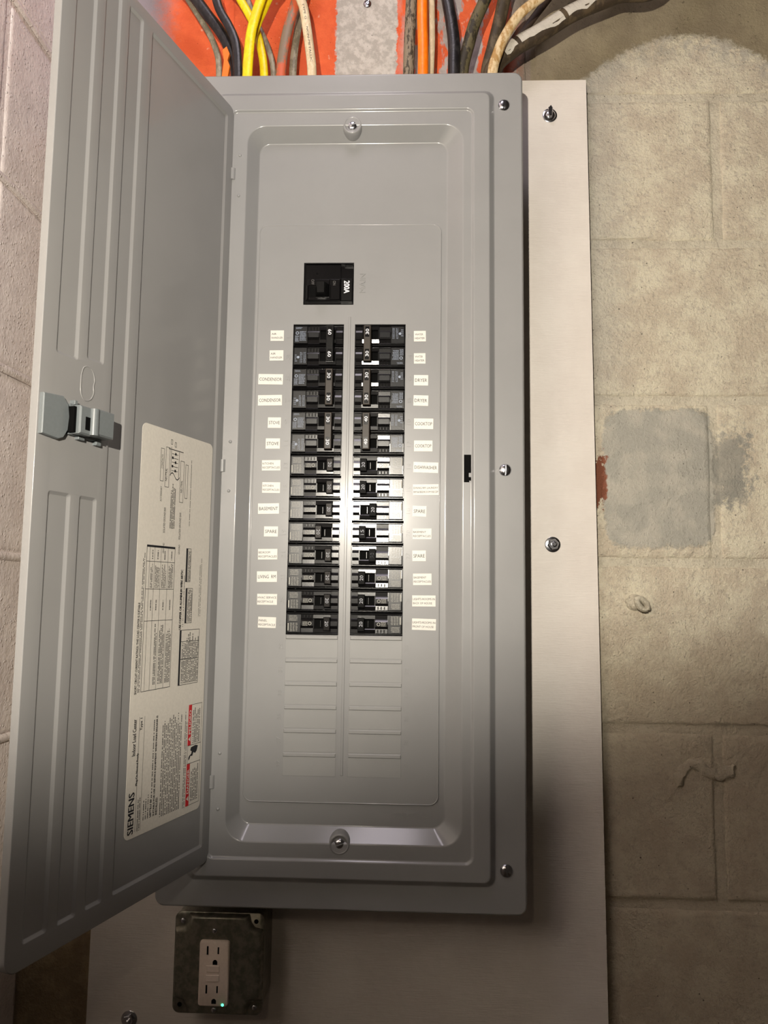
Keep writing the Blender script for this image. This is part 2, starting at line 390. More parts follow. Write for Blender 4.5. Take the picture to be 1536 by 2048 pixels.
# ------------------------------------------------------------------ the walls
WX, WY = -13.0, 3.9                       # left wall plane, back wall plane (block faces)
def struct(name, mb, mat):
    o = obj(name, mb, mat, None, W3(0, 0, 0)); o['kind'] = 'structure'; return o
wb = struct('wall_back', MB().box(WX - 8, 60, WY + 0.10, WY + 8, -Z0, 40), M['mortar'])
wl = struct('wall_left', MB().box(WX - 8, WX - 0.07, -70, WY + 0.07, -Z0, 40), M['gloss_wall'])
struct('floor', MB().box(WX - 8, 60, -100, WY + 8, -Z0 - 4, -Z0), M['floor'])
def block_mesh(L, H, seed, T=7.5, nx=26, nz=14):
    """hollow-block face with worn, wobbly edges: u along, z up, face at depth 0"""
    mb = MB(); rows = []
    def at(i, j):
        g_ = lambda q, m, D: (0.0, 0.07, 0.22)[q] if q < 3 else (D - (0.0, 0.07, 0.22)[m - q] if m - q < 3 else 0.22 + (D - 0.44) * (q - 2) / (m - 4))
        u = g_(i, nx, L); z = g_(j, nz, H)
        nn = noise.noise(Vector((u * 0.9 + seed * 7.1, z * 0.9, seed * 1.3)))
        e = 0.09 * noise.noise(Vector((u * 2.3, z * 2.3, seed * 3.7)))
        d = -0.018 * nn - 0.012 * noise.noise(Vector((u * 3, z * 3, seed)))
        if i in (0, nx): u += e; 
        if j in (0, nz): z += e
        edge = min(i, nx - i, j, nz - j)
        if edge == 0: d += 0.085
        elif edge == 1: d += 0.012
        return (u, d, z)
    v = [at(i, j) for j in range(nz + 1) for i in range(nx + 1)]
    f = [(j * (nx + 1) + i, j * (nx + 1) + i + 1, (j + 1) * (nx + 1) + i + 1, (j + 1) * (nx + 1) + i) for j in range(nz) for i in range(nx)]
    mb.add(v, f)
    per = [(i, 0) for i in range(nx)] + [(nx, j) for j in range(nz)] + [(i, nz) for i in range(nx, 0, -1)] + [(0, j) for j in range(nz, 0, -1)]
    r = [at(*p) for p in per]
    mb.loft([r, [(a, 0.16, c) for a, b, c in r]])
    return mb
courses = [(-34.35, 12.4), (-26.35, 20.0), (-18.4, 12.3), (-10.5, 20.25), (-2.47, 12.4), (5.62, 20.85), (13.5, 11.45), (21.5, 20.0)]
for ci, (z, jx) in enumerate(courses):
    H = (courses[ci + 1][0] - z if ci + 1 < len(courses) else 8.0) - 0.46
    x = jx - 48
    while x < 44:
        a, b = x + 0.24, x + 15.76
        if b > WX + 1:
            a = max(a, WX - 0.02)
            bo = obj('block', block_mesh(b - a, H, ci * 9 + x), M['block'], wb, (a, WY, z + 0.23), smooth=50)
        x += 16
lcourses = [-35.5, -27.2, -18.9, -10.6, -2.2, 6.2, 14.85, 22.9]
for ci, z in enumerate(lcourses):
    y = -2.1 - 24 if ci % 2 == 1 else -2.1 - 16
    if ci in (5,): y = -18.1
    while y < WY:
        a, b = y + 0.2, min(y + 15.8, WY)
        if b - a > 0.5:
            me = block_mesh(b - a, 8.0, ci * 5 + y + 3)
            obj('block', me, M['gloss_wall'], wl, (WX, a, z + 0.17), f=lambda u, d, zz: (-d, u, zz), smooth=50)
        y += 16
for zc in lcourses:
    pts = [(WX + 0.02 * math.sin(q * 1.7), -30 + q * 1.3, zc - 0.05 + 0.05 * math.sin(q * 0.9 + zc)) for q in range(27)]
    bead = MB().tube(pts, 0.20, 0.12, 8, up=(1, 0, 0))
    obj('mortar_bead', bead, M['gloss_wall'], wl, (0, 0, 0), smooth=60)
# a painted-over knob of filler, a smear of mortar, and a masonry screw, all fixed in the wall
mb = MB(); pts = []
for k in range(17):
    a = 2 * math.pi * k / 16; u, v = 0.36 * math.cos(a), 0.17 * math.sin(a)
    pts.append((16.47 + u * 0.70 + v * 0.71, WY - 0.48 + 0.10 * math.cos(a), -12.52 - u * 0.71 + v * 0.70))
mb.tube(pts, 0.15, 0.22, 12)
mb.disc(16.22, -12.42, [(0, WY - 0.42), (0.2, WY - 0.40), (0.34, WY - 0.25), (0.44, WY + 0.03)], 20)
for i, v in enumerate(mb.v):
    d = noise.noise(Vector(v) * 2.6) * 0.10; mb.v[i] = (v[0] + d, v[1] + d * 0.5, v[2] - d)
k = obj('filler_lump', mb, M['mortar'], None, W3(0, 0, 0), smooth=60)
tag(k, 'small looped cream painted lump stuck to the block wall right of the board', 'wall plug')
mb = MB(); pts = [(18.15, -21.0), (18.25, -20.45), (18.6, -20.0), (19.1, -20.0), (19.5, -20.35), (20.0, -20.5), (20.5, -20.3), (20.75, -20.0)]
mb.tube([p for p in smooth_path([(x, WY + 0.02, z) for x, z in pts], 8)], 0.24, 0.15, 12)
for i, v in enumerate(mb.v):
    d = noise.noise(Vector(v) * 2.3) * 0.24; mb.v[i] = (v[0] + d, v[1] + d * 0.3, v[2] - d)
obj('mortar_smear', mb, M['mortar'], wb, (0, 0, 0), smooth=60)

def hex_pts(cx, cz, r, a0=0): return [(cx + r * math.cos(math.radians(a0 + 60 * k)), cz + r * math.sin(math.radians(a0 + 60 * k))) for k in range(6)]
def screw_round(mb, cx, cz, y, r, slot=True, phi=90):
    """pan head with a real slot: two half domes with a gap"""
    n = 12; a = math.radians(phi); g = 0.10 * r
    for sg in (-1, 1):
        rings = []
        for rr, yy in ((0.12, -0.42), (0.45, -0.39), (0.75, -0.28), (0.93, -0.12), (1.0, 0.0)):
            ring = []
            for k in range(n + 1):
                t_ = math.pi * k / n; u = rr * r * math.cos(t_); v = g + max(0.0, (rr * r - g)) * math.sin(t_)
                v *= sg
                ring.append((cx + u * math.cos(a) - v * math.sin(a), y + yy * r, cz + u * math.sin(a) + v * math.cos(a)))
            rings.append(ring)
        mb.loft(rings, True, True)
    mb.disc(cx, cz, [(0.0, y - 0.12 * r), (0.9 * r, y - 0.12 * r), (0.98 * r, y)], 20)
    return mb
mb = MB(); screw_round(mb, 2.86, 18.96, WY - 0.02, 0.22, phi=70)
s1 = obj('masonry_screw', mb, M['zinc'], None, W3(0, 0, 0), smooth=40); tag(s1, 'grey screw head in the bare grey strip of wall above the panel', 'screw')

# ------------------------------------------------------------------ plywood backboard and its fixings
mb = MB(); bz0, bz1 = -38.0, 14.02
mb.loft([[(-9.15, 3.2, bz1), (14.14, 3.2, bz1), (14.56, 3.2, bz0), (-9.32, 3.2, bz0)], [(-9.15, 3.84, bz1), (14.14, 3.84, bz1), (14.56, 3.84, bz0), (-9.32, 3.84, bz0)]], True, True)
bd = obj('backboard', mb, M['board'], None, W3(0, 0, 0)); tag(bd, 'white painted plywood backboard screwed to the block wall behind the panel', 'board')
for x, z, kind, lab in ((12.28, 12.10, 0, 'zinc anchor bolt with split shank near the top of the white board'), (12.22, -9.73, 1, 'zinc hex anchor bolt halfway down the right side of the white board'), (-7.29, -31.74, 1, 'zinc anchor bolt low on the white board left of the outlet box')):
    t_ = thing('anchor_bolt', lab, 'bolt', (x, 3.2, z), 'anchor bolts of the backboard')
    obj('washer', MB().disc(0, 0, [(0.0, -0.05), (0.34, -0.05), (0.37, -0.03), (0.37, 0.0)], 28), M['zinc'], t_, smooth=40)
    mb = MB()
    if kind:
        mb.prism(hex_pts(0, 0, 0.27, 12), -0.26, -0.05, 0.03); mb.disc(0.02, 0, [(0, -0.40), (0.08, -0.40), (0.12, -0.37), (0.12, -0.2)], 16)
        obj('nut', mb, M['zinc'], t_, smooth=30)
    else:
        mb.disc(0, 0, [(0, -0.20), (0.14, -0.19), (0.26, -0.12), (0.3, -0.05)], 20)
        mb.prism([(-0.08, -0.2), (0.08, -0.2), (0.11, 0.25), (0.02, 0.38), (-0.11, 0.26)], -0.34, -0.05, 0.03)
        obj('bolt_head', mb, M['zinc'], t_, smooth=30)

# ------------------------------------------------------------------ the panel: box, cover, dead front
pn = thing('breaker_panel', 'grey enamelled breaker panel with its door swung open, on the white board', 'electrical panel', (0, 0, 0))
mb = MB(); x0, x1, z0, z1 = -4.55, 9.75, -24.75, 11.35
A, Bk = rect(x0, x1, z0, z1), rect(x0 + 0.06, x1 - 0.06, z0 + 0.06, z1 - 0.06)
mb.loft([[(x, 3.2, z) for x, z in A], [(x, -0.33, z) for x, z in A], [(x, -0.33, z) for x, z in Bk], [(x, 3.1, z) for x, z in Bk]], True, True)
obj('box', mb, M['paint'], pn)
R0 = (-5.21, 10.40, -25.35, 11.94, 0.42)
def ins(R, d, dr=None): return (R[0] + d, R[1] - d, R[2] + d, R[3] - d, max(0.03, R[4] - (d if dr is None else dr)))
S0 = (-3.88, 9.08, -24.22, 10.98, 0.40); S1 = ins(S0, 0.24, 0.12)
L0 = (-3.07, 8.15, -23.30, 10.02, 0.36); L1 = ins(L0, 0.09)
C0 = (-2.27, 7.66, -22.60, 9.29, 0.85); C1 = (-1.80, 6.98, -22.03, 8.72, 0.52)
D0 = (-1.685, 6.71, -21.10, 4.75, 0.40)
r = [rrect(*R0, -0.10), rrect(*R0, -0.30), rrect(*ins(R0, 0.012), -0.34), rrect(*ins(R0, 0.035), -0.37), rrect(*ins(R0, 0.065), -0.39), rrect(*ins(R0, 0.10), -0.40)]
r += fillet(S0, -0.40, S1, -0.66, 0.10)
r += fillet(L0, -0.66, L1, -0.57, 0.09)
r += fillet(C0, -0.57, C1, 0.0, 0.11, 6)
r += [rrect(*D0, 0.0), rrect(*D0, 0.03)]
obj('cover', MB().loft(r), M['paint'], pn, smooth=75, wn=True)
# screw bosses bridging the recess wall, top and bottom
for cz, sg in ((9.30, 1), (-22.62, -1)):
    mb = MB(); mb.disc(2.57, cz, [(0.0, -0.50), (0.24, -0.50), (0.28, -0.515), (0.32, -0.555), (0.35, -0.585), (0.38, -0.59), (0.41, -0.575), (0.44, -0.53), (0.47, -0.40), (0.52, 0.02)], 40)
    obj('screw_boss', mb, M['paint'], pn, smooth=60)
    obj('cover_screw', screw_round(MB(), 2.57, cz, -0.50, 0.23, phi=20), M['zinc'], pn, smooth=40, label='small zinc screw in its dished boss')
for cz, ph in ((10.30, 80), (-6.71, 88), (-23.56, 95)):
    obj('cover_screw', screw_round(MB(), 9.54, cz, -0.40, 0.27, phi=ph), M['zinc'], pn, smooth=40)
obj('latch_slot', MB().box(7.73, 8.04, -0.574, -0.5, -7.29, -6.07), M['void'], pn, label='rectangular latch opening, its dark inside drawn as a black slab')  # no real hole: a solid black slab paints the shade inside it
obj('latch_catch', MB().box(7.94, 8.04, -0.585, -0.5, -7.06, -6.88).box(7.96, 8.04, -0.582, -0.5, -7.29, -7.22), M['paint'], pn)
# dead front plate with its openings
LX, RX = (0.0, 2.307), (2.814, 5.112)
hm = (0.42, 2.72, 0.92, 2.92)
outer = [(p[0], p[2]) for p in rrect(*ins(D0, 0.010), 0)]
df = plate(outer, [rect(*hm), rect(LX[0], LX[1], -14.0, 0.0), rect(RX[0], RX[1], -14.0, 0.0)], -0.05, 0.03)
obj('dead_front', df, M['paint'], pn)
bead = MB(); bead.loft([rrect(*ins(D0, -0.012), -0.002), rrect(*ins(D0, -0.002), -0.052), rrect(*ins(D0, 0.012), -0.066), rrect(*ins(D0, 0.030), -0.066), rrect(*ins(D0, 0.045), -0.048)])
obj('dead_front_rim', bead, M['paint'], pn, smooth=70)
obj('centre_rib', MB().box(2.50, 2.62, -0.075, -0.04, -19.95, 0.35, 0.02), M['paint'], pn)
# twist-out blanks below the breakers
k = 0
for i in range(6):
    zt = -14.0 - i
    for a, b in (LX, RX):
        mb = MB(); mb.box(a + 0.015, b - 0.015, -0.062, -0.03, zt - 0.985, zt - 0.19, 0.006)
        mb.box(a + 0.015, b - 0.015, -0.105, -0.03, zt - 0.185, zt - 0.015, 0.03)
        obj('blank', mb, M['blank'], pn)
# embossed numbers and marks
def fr(y): return lambda x, z: (x, y, z)
def ccw(cx, cz, y): return lambda tx, tz: (cx - tz, y, cz + tx)
def emboss(name, strs, mat, parent, depth=0.03):
    mb = MB()
    for (s_, x0_, x1_, z0_, z1_, cx, cz, mode) in strs:
        t2 = MB(); fn = (lambda tx, tz: (cx + tx, -0.05, cz + tz)) if mode == 'h' else (lambda tx, tz: (cx - tz, -0.05, cz + tx))
        text_in(t2, s_, x0_, x1_, z0_, z1_, fn)
        n = len(t2.v)
        front = [(a, b - depth, c) for a, b, c in t2.v]
        ec = {}
        for f_ in t2.f:
            for q in range(len(f_)):
                e = (f_[q], f_[(q + 1) % len(f_)]); kk = tuple(sorted(e)); ec[kk] = ec.get(kk, 0) + 1
        side = [(a, b, b + n, a + n) for (a, b), c in ec.items() if c == 1]
        mb.add(t2.v + front, [tuple(i + n for i in f_) for f_ in t2.f] + side)
    return obj(name, mb, mat, parent)
for i in range(20):
    zc = -i - 0.5
    emboss('embossed_number', [(str(2 * i + 1), -0.13, 0.13, -0.09, 0.09, -0.20, zc, 'r')], M['paint'], pn, 0.022)
    emboss('embossed_number', [(str(2 * i + 2), -0.13, 0.13, -0.09, 0.09, 5.30, zc, 'r')], M['paint'], pn, 0.022)
emboss('embossed_marking', [('MAIN', -0.45, 0.45, -0.13, 0.13, 3.12, 1.95, 'r')], M['paint'], pn, 0.03)
mb = MB()
em = emboss('embossed_lettering', [('SIEMENS', 0, 1.55, 0, 0.17, 4.75, -21.62, 'h')], M['paint'], pn, 0.02)
em.location = (0, 0.05 * S, 0)

LL = [('AIR\nHANDLER', -1.04, -0.43, -0.78, -0.29), ('AIR\nHANDLER', -1.06, -0.43, -1.70, -1.22), ('CONDENSOR', -1.54, -0.42, -2.81, -2.33), ('CONDENSOR', -1.53, -0.44, -3.78, -3.30),
      ('STOVE', -1.05, -0.46, -4.81, -4.33), ('STOVE', -1.12, -0.48, -5.76, -5.29), ('KITCHEN\nRECEPTACLES', -1.26, -0.43, -6.75, -6.28), ('KITCHEN\nRECEPTACLES', -1.22, -0.42, -7.76, -7.28),
      ('BASEMENT', -1.38, -0.44, -8.70, -8.23), ('SPARE', -1.08, -0.46, -9.71, -9.26), ('BEDROOM\nRECEPTACLES', -1.32, -0.46, -10.73, -10.26), ('LIVING  RM', -1.34, -0.45, -11.72, -11.25),
      ('HVAC SERVICE\nRECEPTACLE', -1.30, -0.42, -12.72, -12.24), ('PANEL\nRECEPTACLE', -1.23, -0.44, -13.72, -13.25)]
LR = [('WATER\nHEATER', 5.49, 6.03, -0.80, -0.31), ('WATER\nHEATER', 5.50, 6.02, -1.83, -1.35), ('DRYER', 5.51, 6.15, -2.84, -2.36), ('DRYER', 5.50, 6.16, -3.77, -3.29), ('COOKTOP', 5.53, 6.39, -4.83, -4.35),
      ('COOKTOP', 5.54, 6.36, -5.84, -5.35), ('DISHWASHER', 5.52, 6.62, -6.80, -6.33), ('DINING RM. LAUNDRY\nRM & BEDROOM RECEP', 5.51, 6.65, -7.80, -7.32), ('SPARE', 5.50, 6.11, -8.76, -8.29),
      ('BASEMENT\nRECEPTACLES', 5.51, 6.34, -9.76, -9.29), ('SPARE', 5.51, 6.10, -10.73, -10.26), ('BASEMENT\nRECEPTACLES', 5.55, 6.36, -11.77, -11.27), ('LIGHTS-ROOMS IN\nBACK OF HOUSE', 5.52, 6.54, -12.70, -12.22), ('LIGHTS-ROOMS IN\nFRONT OF HOUSE', 5.52, 6.56, -13.72, -13.23)]
tilt = {3: 0.4, 8: 0.5, 9: 1.0}
for i, (s_, a, b, c, d) in enumerate(LL + LR):
    cx, cz = (a + b) / 2, (c + d) / 2; lines = s_.split('\n')
    wpos = s_.replace('\n', ' ')
    lb = obj('circuit_label', MB().box(a - cx, b - cx, -0.012, 0.0, c - cz, d - cz), M['tape'], pn, (cx, -0.05, cz), label='white tape label reading ' + wpos)
    lb.rotation_euler = (0, math.radians(random.uniform(-1.2, 1.6)), 0)
    mb = MB(); m = 0.03 if len(s_) > 12 else 0.05; fn = fr(-0.016)
    a2, b2, zc = a - cx, b - cx, 0
    if len(lines) == 1:
        text_in(mb, s_, a2 + m, b2 - m, -0.075, 0.075, fn, -0.008 if len(s_) < 9 else -0.004)
    else:
        wmax = max(len(q) for q in lines)
        for q, (lo, hi) in zip(lines, ((0.035, 0.125), (-0.145, -0.055))):
            w_ = (b2 - a2 - 2 * m) * (len(q) / wmax); 
            text_in(mb, q, a2 + m, a2 + m + w_, lo, hi, fn, 0.004)
    obj('label_text', mb, M['ink'], lb)

# ------------------------------------------------------------------ breakers (each a thing of its own)
def seg(mb, xa, xb, prof, back=0.3):
    """extrude a (z, y) profile along x, closed to the back"""
    pts = [(prof[0][0], back)] + prof + [(prof[-1][0], back)]
    mb.loft([[(xa, y, z) for z, y in pts], [(xb, y, z) for z, y in pts]], True, True)
def body(mb, z0, single=True):
    T = [(-0.03, 0.06), (-0.075, 0.06), (-0.095, -0.02)]; Bm = [(-0.915, -0.02), (-0.935, 0.06), (-0.985, 0.06)]
    sh = lambda p: [(z + z0, y) for z, y in p]
    seg(mb, 0.01, 2.295, sh([(-0.012, 0.02), (-0.028, 0.0), (-0.05, 0.02), (-0.06, 0.08), (-0.94, 0.08), (-0.95, 0.02), (-0.972, 0.0), (-0.988, 0.02)]))
    seg(mb, 0.05, 0.655, sh(T + [(-0.12, -0.055), (-0.5, -0.075), (-0.88, -0.055)] + Bm))
    seg(mb, 0.66, 1.20, sh(T + [(-0.11, -0.0), (-0.29, 0.01), (-0.33, -0.06), (-0.40, -0.088), (-0.60, -0.09), (-0.67, -0.04), (-0.71, 0.01), (-0.88, 0.0)] + Bm))
    seg(mb, 1.20, 1.96, sh(T + [(-0.12, -0.07), (-0.27, -0.10), (-0.30, -0.08), (-0.30, 0.25)]))
    seg(mb, 1.20, 1.96, sh([(-0.71, 0.25), (-0.71, -0.08), (-0.73, -0.10), (-0.88, -0.096)] + Bm))
    seg(mb, 1.20, 1.24, sh([(-0.29, -0.05), (-0.72, -0.05)])); seg(mb, 1.93, 1.96, sh([(-0.29, -0.05), (-0.72, -0.05)]))
    seg(mb, 1.965, 2.255, sh(T + [(-0.11, 0.01), (-0.27, 0.01), (-0.30, -0.04), (-0.40, -0.085), (-0.60, -0.087), (-0.70, -0.04), (-0.73, 0.01), (-0.88, 0.01)] + Bm))
    for q in (0.78, 0.92, 1.06):                        # small moulded ribs in the upper recess
        mb.box(q, q + 0.05, -0.02, 0.02, z0 - 0.26, z0 - 0.13, 0.008)
def print_single(mb, z0=0.0):
    fn = fr(-0.082)
    fineprint(mb, 0.14, 0.58, z0 - 0.40, z0 - 0.14, 0.062, fr(-0.079), 0.55, 0.035, 0.7, 0.12)
    quad(mb, 0.08, 0.13, z0 - 0.82, z0 - 0.50, fn)
    for c_ in (0.19, 0.31, 0.43): fineprint(mb, c_, c_ + 0.095, z0 - 0.86, z0 - 0.46, 0.055, fn, 0.6, 0.03, 0.8, 0.02)
    for q in range(10):
        a, b = math.radians(36 * q), math.radians(36 * (q + 1)); R1, R2, cx, cz = 0.055, 0.078, 1.05, z0 - 0.50
        mb.add([(cx + R1 * math.cos(a), -0.097, cz + R1 * math.sin(a)), (cx + R2 * math.cos(a), -0.097, cz + R2 * math.sin(a)), (cx + R2 * math.cos(b), -0.097, cz + R2 * math.sin(b)), (cx + R1 * math.cos(b), -0.097, cz + R1 * math.sin(b))], [(0, 1, 2, 3)])
    fineprint(mb, 0.74, 0.95, z0 - 0.60, z0 - 0.40, 0.05, fr(-0.097), 0.6, 0.03, 0.8)
def ring_q(mb, cx, cz, R1, R2, y, n=14):
    for q in range(n):
        a, b = 2 * math.pi * q / n, 2 * math.pi * (q + 1) / n
        mb.add([(cx + R_ * math.cos(t_), y, cz + R_ * math.sin(t_)) for R_, t_ in ((R1, a), (R2, a), (R2, b), (R1, b))], [(0, 1, 2, 3)])
def num_cw(mb, s_, cx, cz, y, h=0.15, w_=0.22, bold=0.01):
    text_in(mb, s_, -w_ / 2, w_ / 2, -h / 2, h / 2, lambda tx, tz: (cx + tz, y, cz - tx), bold)
def handle_single(x, s_):
    mb = MB()
    # toggle lever: narrow stem in the well, wide paddle on top
    xa = x
    mb.loft([[(xa + 0.03, -0.27, -0.24), (xa + 0.27, -0.32, -0.24), (xa + 0.27, -0.32, -0.76), (xa + 0.03, -0.27, -0.76)],
             [(xa, -0.23, -0.21), (xa + 0.30, -0.29, -0.21), (xa + 0.30, -0.29, -0.79), (xa, -0.23, -0.79)],
             [(xa, -0.14, -0.22), (xa + 0.30, -0.14, -0.22), (xa + 0.30, -0.14, -0.78), (xa, -0.14, -0.78)],
             [(xa + 0.05, 0.1, -0.34), (xa + 0.25, 0.1, -0.34), (xa + 0.25, 0.1, -0.66), (xa + 0.05, 0.1, -0.66)]], True, True)
    xb = xa - 0.22 if xa > 1.5 else xa + 0.34
    mb.box(xb + 0.05, xb + 0.09, 0.0, 0.1, -0.66, -0.36, 0.01)
    return mb
def make_single(on=True, rating='20'):
    e = bpy.data.objects.new('circuit_breaker', None); COL.objects.link(e); e.empty_display_size = 0.01
    mb = MB(); body(mb, 0.0); obj('body', mb, M['black'], e)
    mb = MB(); mb.box(0.075, 0.635, -0.078, -0.05, -0.885, -0.115, 0.004); obj('label_plate', mb, M['plate'], e)
    mb = MB(); print_single(mb); o = obj('printed_text', mb, M['dim_ink'], e); o['kind'] = 'stuff'
    obj('well', MB().box(1.24, 1.93, 0.06, 0.2, -0.71, -0.30), M['void'], e)
    x = 1.66 if on else 1.21
    h = obj('handle', handle_single(x, rating), M['black2'], e)
    mb = MB(); num_cw(mb, rating, x + 0.15, -0.5, 0.0); mb.v = [(a, -0.304 - (a - x - 0.15) * 0.21, c) for a, b, c in mb.v]; obj('rating_number', mb, M['white_ink'], h)
    return e
def make_double(rating, tie):
    e = bpy.data.objects.new('two_pole_breaker', None); COL.objects.link(e); e.empty_display_size = 0.01
    for z0 in (0.0, -1.0):
        mb = MB(); body(mb, z0); obj('body', mb, M['black'], e)
        obj('label_plate', MB().box(0.075, 0.635, -0.078, -0.05, z0 - 0.885, z0 - 0.115, 0.004), M['plate'], e)
        obj('well', MB().box(1.24, 1.93, 0.06, 0.2, z0 - 0.71, z0 - 0.30), M['void'], e)
        obj('amp_plate', MB().box(0.70, 1.17, -0.098, -0.06, z0 - 0.62, z0 - 0.38, 0.006), M['plate'], e)
    mb = MB(); ring_q(mb, 0.19, -0.42, 0.045, 0.075, -0.084)
    fineprint(mb, 0.12, 0.42, -0.22, -0.13, 0.045, fr(-0.081), 0.6, 0.03, 0.75, 0.06)
    fineprint(mb, 0.30, 0.60, -0.82, -0.32, 0.042, fr(-0.084), 0.6, 0.03, 0.75, 0.06)
    fineprint(mb, 0.09, 0.27, -0.84, -0.52, 0.042, fr(-0.084), 0.6, 0.03, 0.75, 0.04)
    ring_q(mb, 0.25, -1.55, 0.0, 0.06, -0.084)
    for c_ in (0.34, 0.40, 0.50, 0.56): fineprint(mb, c_, c_ + 0.04, -1.82, -1.30, 0.03, fr(-0.084), 0.7, 0.03, 0.8, 0.02)
    fineprint(mb, 0.10, 0.22, -1.74, -1.38, 0.09, fr(-0.084), 0.4, 0.03, 0.7, 0.05)
    o = obj('printed_text', mb, M['pale_ink'], e); o['kind'] = 'stuff'
    xa, xb = 1.55, 1.87; mb = MB()
    mb.loft([[(xa + 0.03, -0.46, -0.20), (xb - 0.02, -0.46, -0.20), (xb - 0.02, -0.46, -1.80), (xa + 0.03, -0.46, -1.80)],
             [(xa, -0.43, -0.17), (xb, -0.43, -0.17), (xb, -0.43, -1.83), (xa, -0.43, -1.83)],
             [(xa - 0.03, -0.16, -0.20), (xb + 0.02, -0.16, -0.20), (xb + 0.02, -0.16, -1.80), (xa - 0.03, -0.16, -1.80)]], True, True)
    for z0 in (0, -1.0): mb.box(xa + 0.04, xb - 0.06, -0.2, 0.12, z0 - 0.66, z0 - 0.34)
    h = obj('handle', mb, M[tie], e, label='tie handle joining both poles')
    mb = MB(); mb.box(xa + 0.07, xb - 0.06, -0.464, -0.45, -0.72, -0.24); mb.box(xa + 0.07, xb - 0.06, -0.464, -0.45, -1.76, -1.28)
    obj('number_inset', mb, M['black'], h)
    mb = MB(); num_cw(mb, rating, 1.71, -0.50, -0.468, 0.15, 0.25, 0.012); num_cw(mb, rating, 1.71, -1.52, -0.468, 0.15, 0.25, 0.012); obj('rating_number', mb, M['white_ink'], h)
    return e
def put(e, left, row, poles, label, group):
    if left: e.location = Vector(W3(0.0, 0.0, -row)) * S
    else:
        e.location = Vector(W3(RX[1], 0.0, -row - poles)) * S; e.rotation_euler = (0, math.pi, 0)
    tag(e, label, 'circuit breaker', group)
protos = {}
def get(key, maker):
    if key not in protos: protos[key] = maker(); return protos[key]
    return copy_tree(protos[key])
G1, G2 = 'two-pole breakers at the top of the columns', 'single-pole breakers in the lower rows'
for left, row, rating, tie, txt in ((1, 0, '60', 'black2', 'two-pole 60 amp breaker with black tie handle, beside the AIR HANDLER labels'),
        (1, 2, '30', 'tie', 'two-pole 30 amp breaker in the left column beside the CONDENSOR labels'),
        (1, 4, '30', 'tie', 'two-pole 30 amp breaker in the left column beside the STOVE labels'),
        (0, 0, '30', 'tie', 'two-pole 30 amp breaker topping the right column, beside the WATER HEATER labels'),
        (0, 2, '30', 'tie', 'two-pole 30 amp breaker in the right column beside the DRYER labels'),
        (0, 4, '40', 'tie', 'two-pole 40 amp breaker in the right column beside the COOKTOP labels')):
    put(get(('d', rating, tie), lambda: make_double(rating, tie)), left, row, 2, txt, G1)
names_l = ['upper KITCHEN RECEPTACLES', 'lower KITCHEN RECEPTACLES', 'BASEMENT', 'SPARE', 'BEDROOM RECEPTACLES', 'LIVING RM', 'HVAC SERVICE RECEPTACLE', 'PANEL RECEPTACLE']
names_r = ['DISHWASHER', 'DINING RM. LAUNDRY', 'upper SPARE', 'upper BASEMENT RECEPTACLES', 'lower SPARE', 'lower BASEMENT RECEPTACLES', 'LIGHTS-ROOMS IN BACK OF HOUSE', 'LIGHTS-ROOMS IN FRONT OF HOUSE']
for i in range(8):
    on = i != 3
    put(get(('s', on, '20'), lambda: make_single(on, '20')), 1, 6 + i, 1, 'black 20 amp breaker in the left column%s, beside the %s label' % ('' if on else ' switched off', names_l[i]), G2)
for i in range(8):
    on = i not in (2, 4); rt = '15' if i == 3 else '20'
    put(get(('s', on, rt), lambda: make_single(on, rt)), 0, 6 + i, 1, 'black %s amp breaker in the right column%s, beside the %s label' % (rt, '' if on else ' switched off', names_r[i]), G2)
# main breaker
mn = thing('main_breaker', 'large black 200A main breaker alone above the two breaker columns', 'circuit breaker', (0, 0, 0))
mb = MB(); mb.box(0.44, 2.70, 0.06, 0.4, 0.94, 2.90)
mb.box(0.50, 2.12, -0.06, 0.1, 1.10, 2.82, 0.02)
mb.box(0.56, 0.66, -0.20, 0.0, 1.12, 1.80, 0.03); mb.box(0.62, 2.08, -0.12, 0.0, 1.10, 1.24, 0.03)
mb.box(1.66, 2.10, -0.16, 0.0, 1.12, 2.10, 0.03); mb.box(0.60, 1.62, -0.10, 0.0, 1.80, 2.12, 0.03)
mb.box(0.50, 2.66, -0.09, 0.1, 2.84, 2.88, 0.01)
obj('body', mb, M['black'], mn)
obj('rating_plate', MB().box(2.14, 2.66, -0.15, 0.1, 1.06, 2.14, 0.03).box(2.30, 2.68, -0.10, 0.1, 2.74, 2.80, 0.01), M['black2'], mn)
mb = MB(); mb.loft([[(1.10, -0.55, 1.33), (1.42, -0.55, 1.33), (1.42, -0.55, 1.82), (1.10, -0.55, 1.82)], [(0.98, -0.1, 1.28), (1.60, -0.1, 1.28), (1.60, -0.1, 1.86), (0.98, -0.1, 1.86)], [(0.98, 0.06, 1.28), (1.60, 0.06, 1.28), (1.60, 0.06, 1.86), (0.98, 0.06, 1.86)]], True, True)
obj('handle', mb, M['black2'], mn)
obj('well', MB().box(0.70, 1.64, -0.065, 0.0, 1.28, 1.78), M['void'], mn)
mb = MB(); num_cw(mb, '200A', 2.41, 1.72, -0.155, 0.25, 0.58, 0.02); obj('rating_text', mb, M['white_ink'], mn)
mb = MB(); num_cw(mb, 'OFF', 0.84, 1.98, -0.104, 0.13, 0.25); num_cw(mb, 'ON', 1.84, 1.90, -0.164, 0.13, 0.2); obj('switch_text', mb, plain('faint_moulded_text', srgb(78, 76, 74), 0.5), mn)
obj('test_hole', MB().disc(1.03, 2.40, [(0.0, -0.064), (0.05, -0.064), (0.055, -0.06)], 14), M['void'], mn)

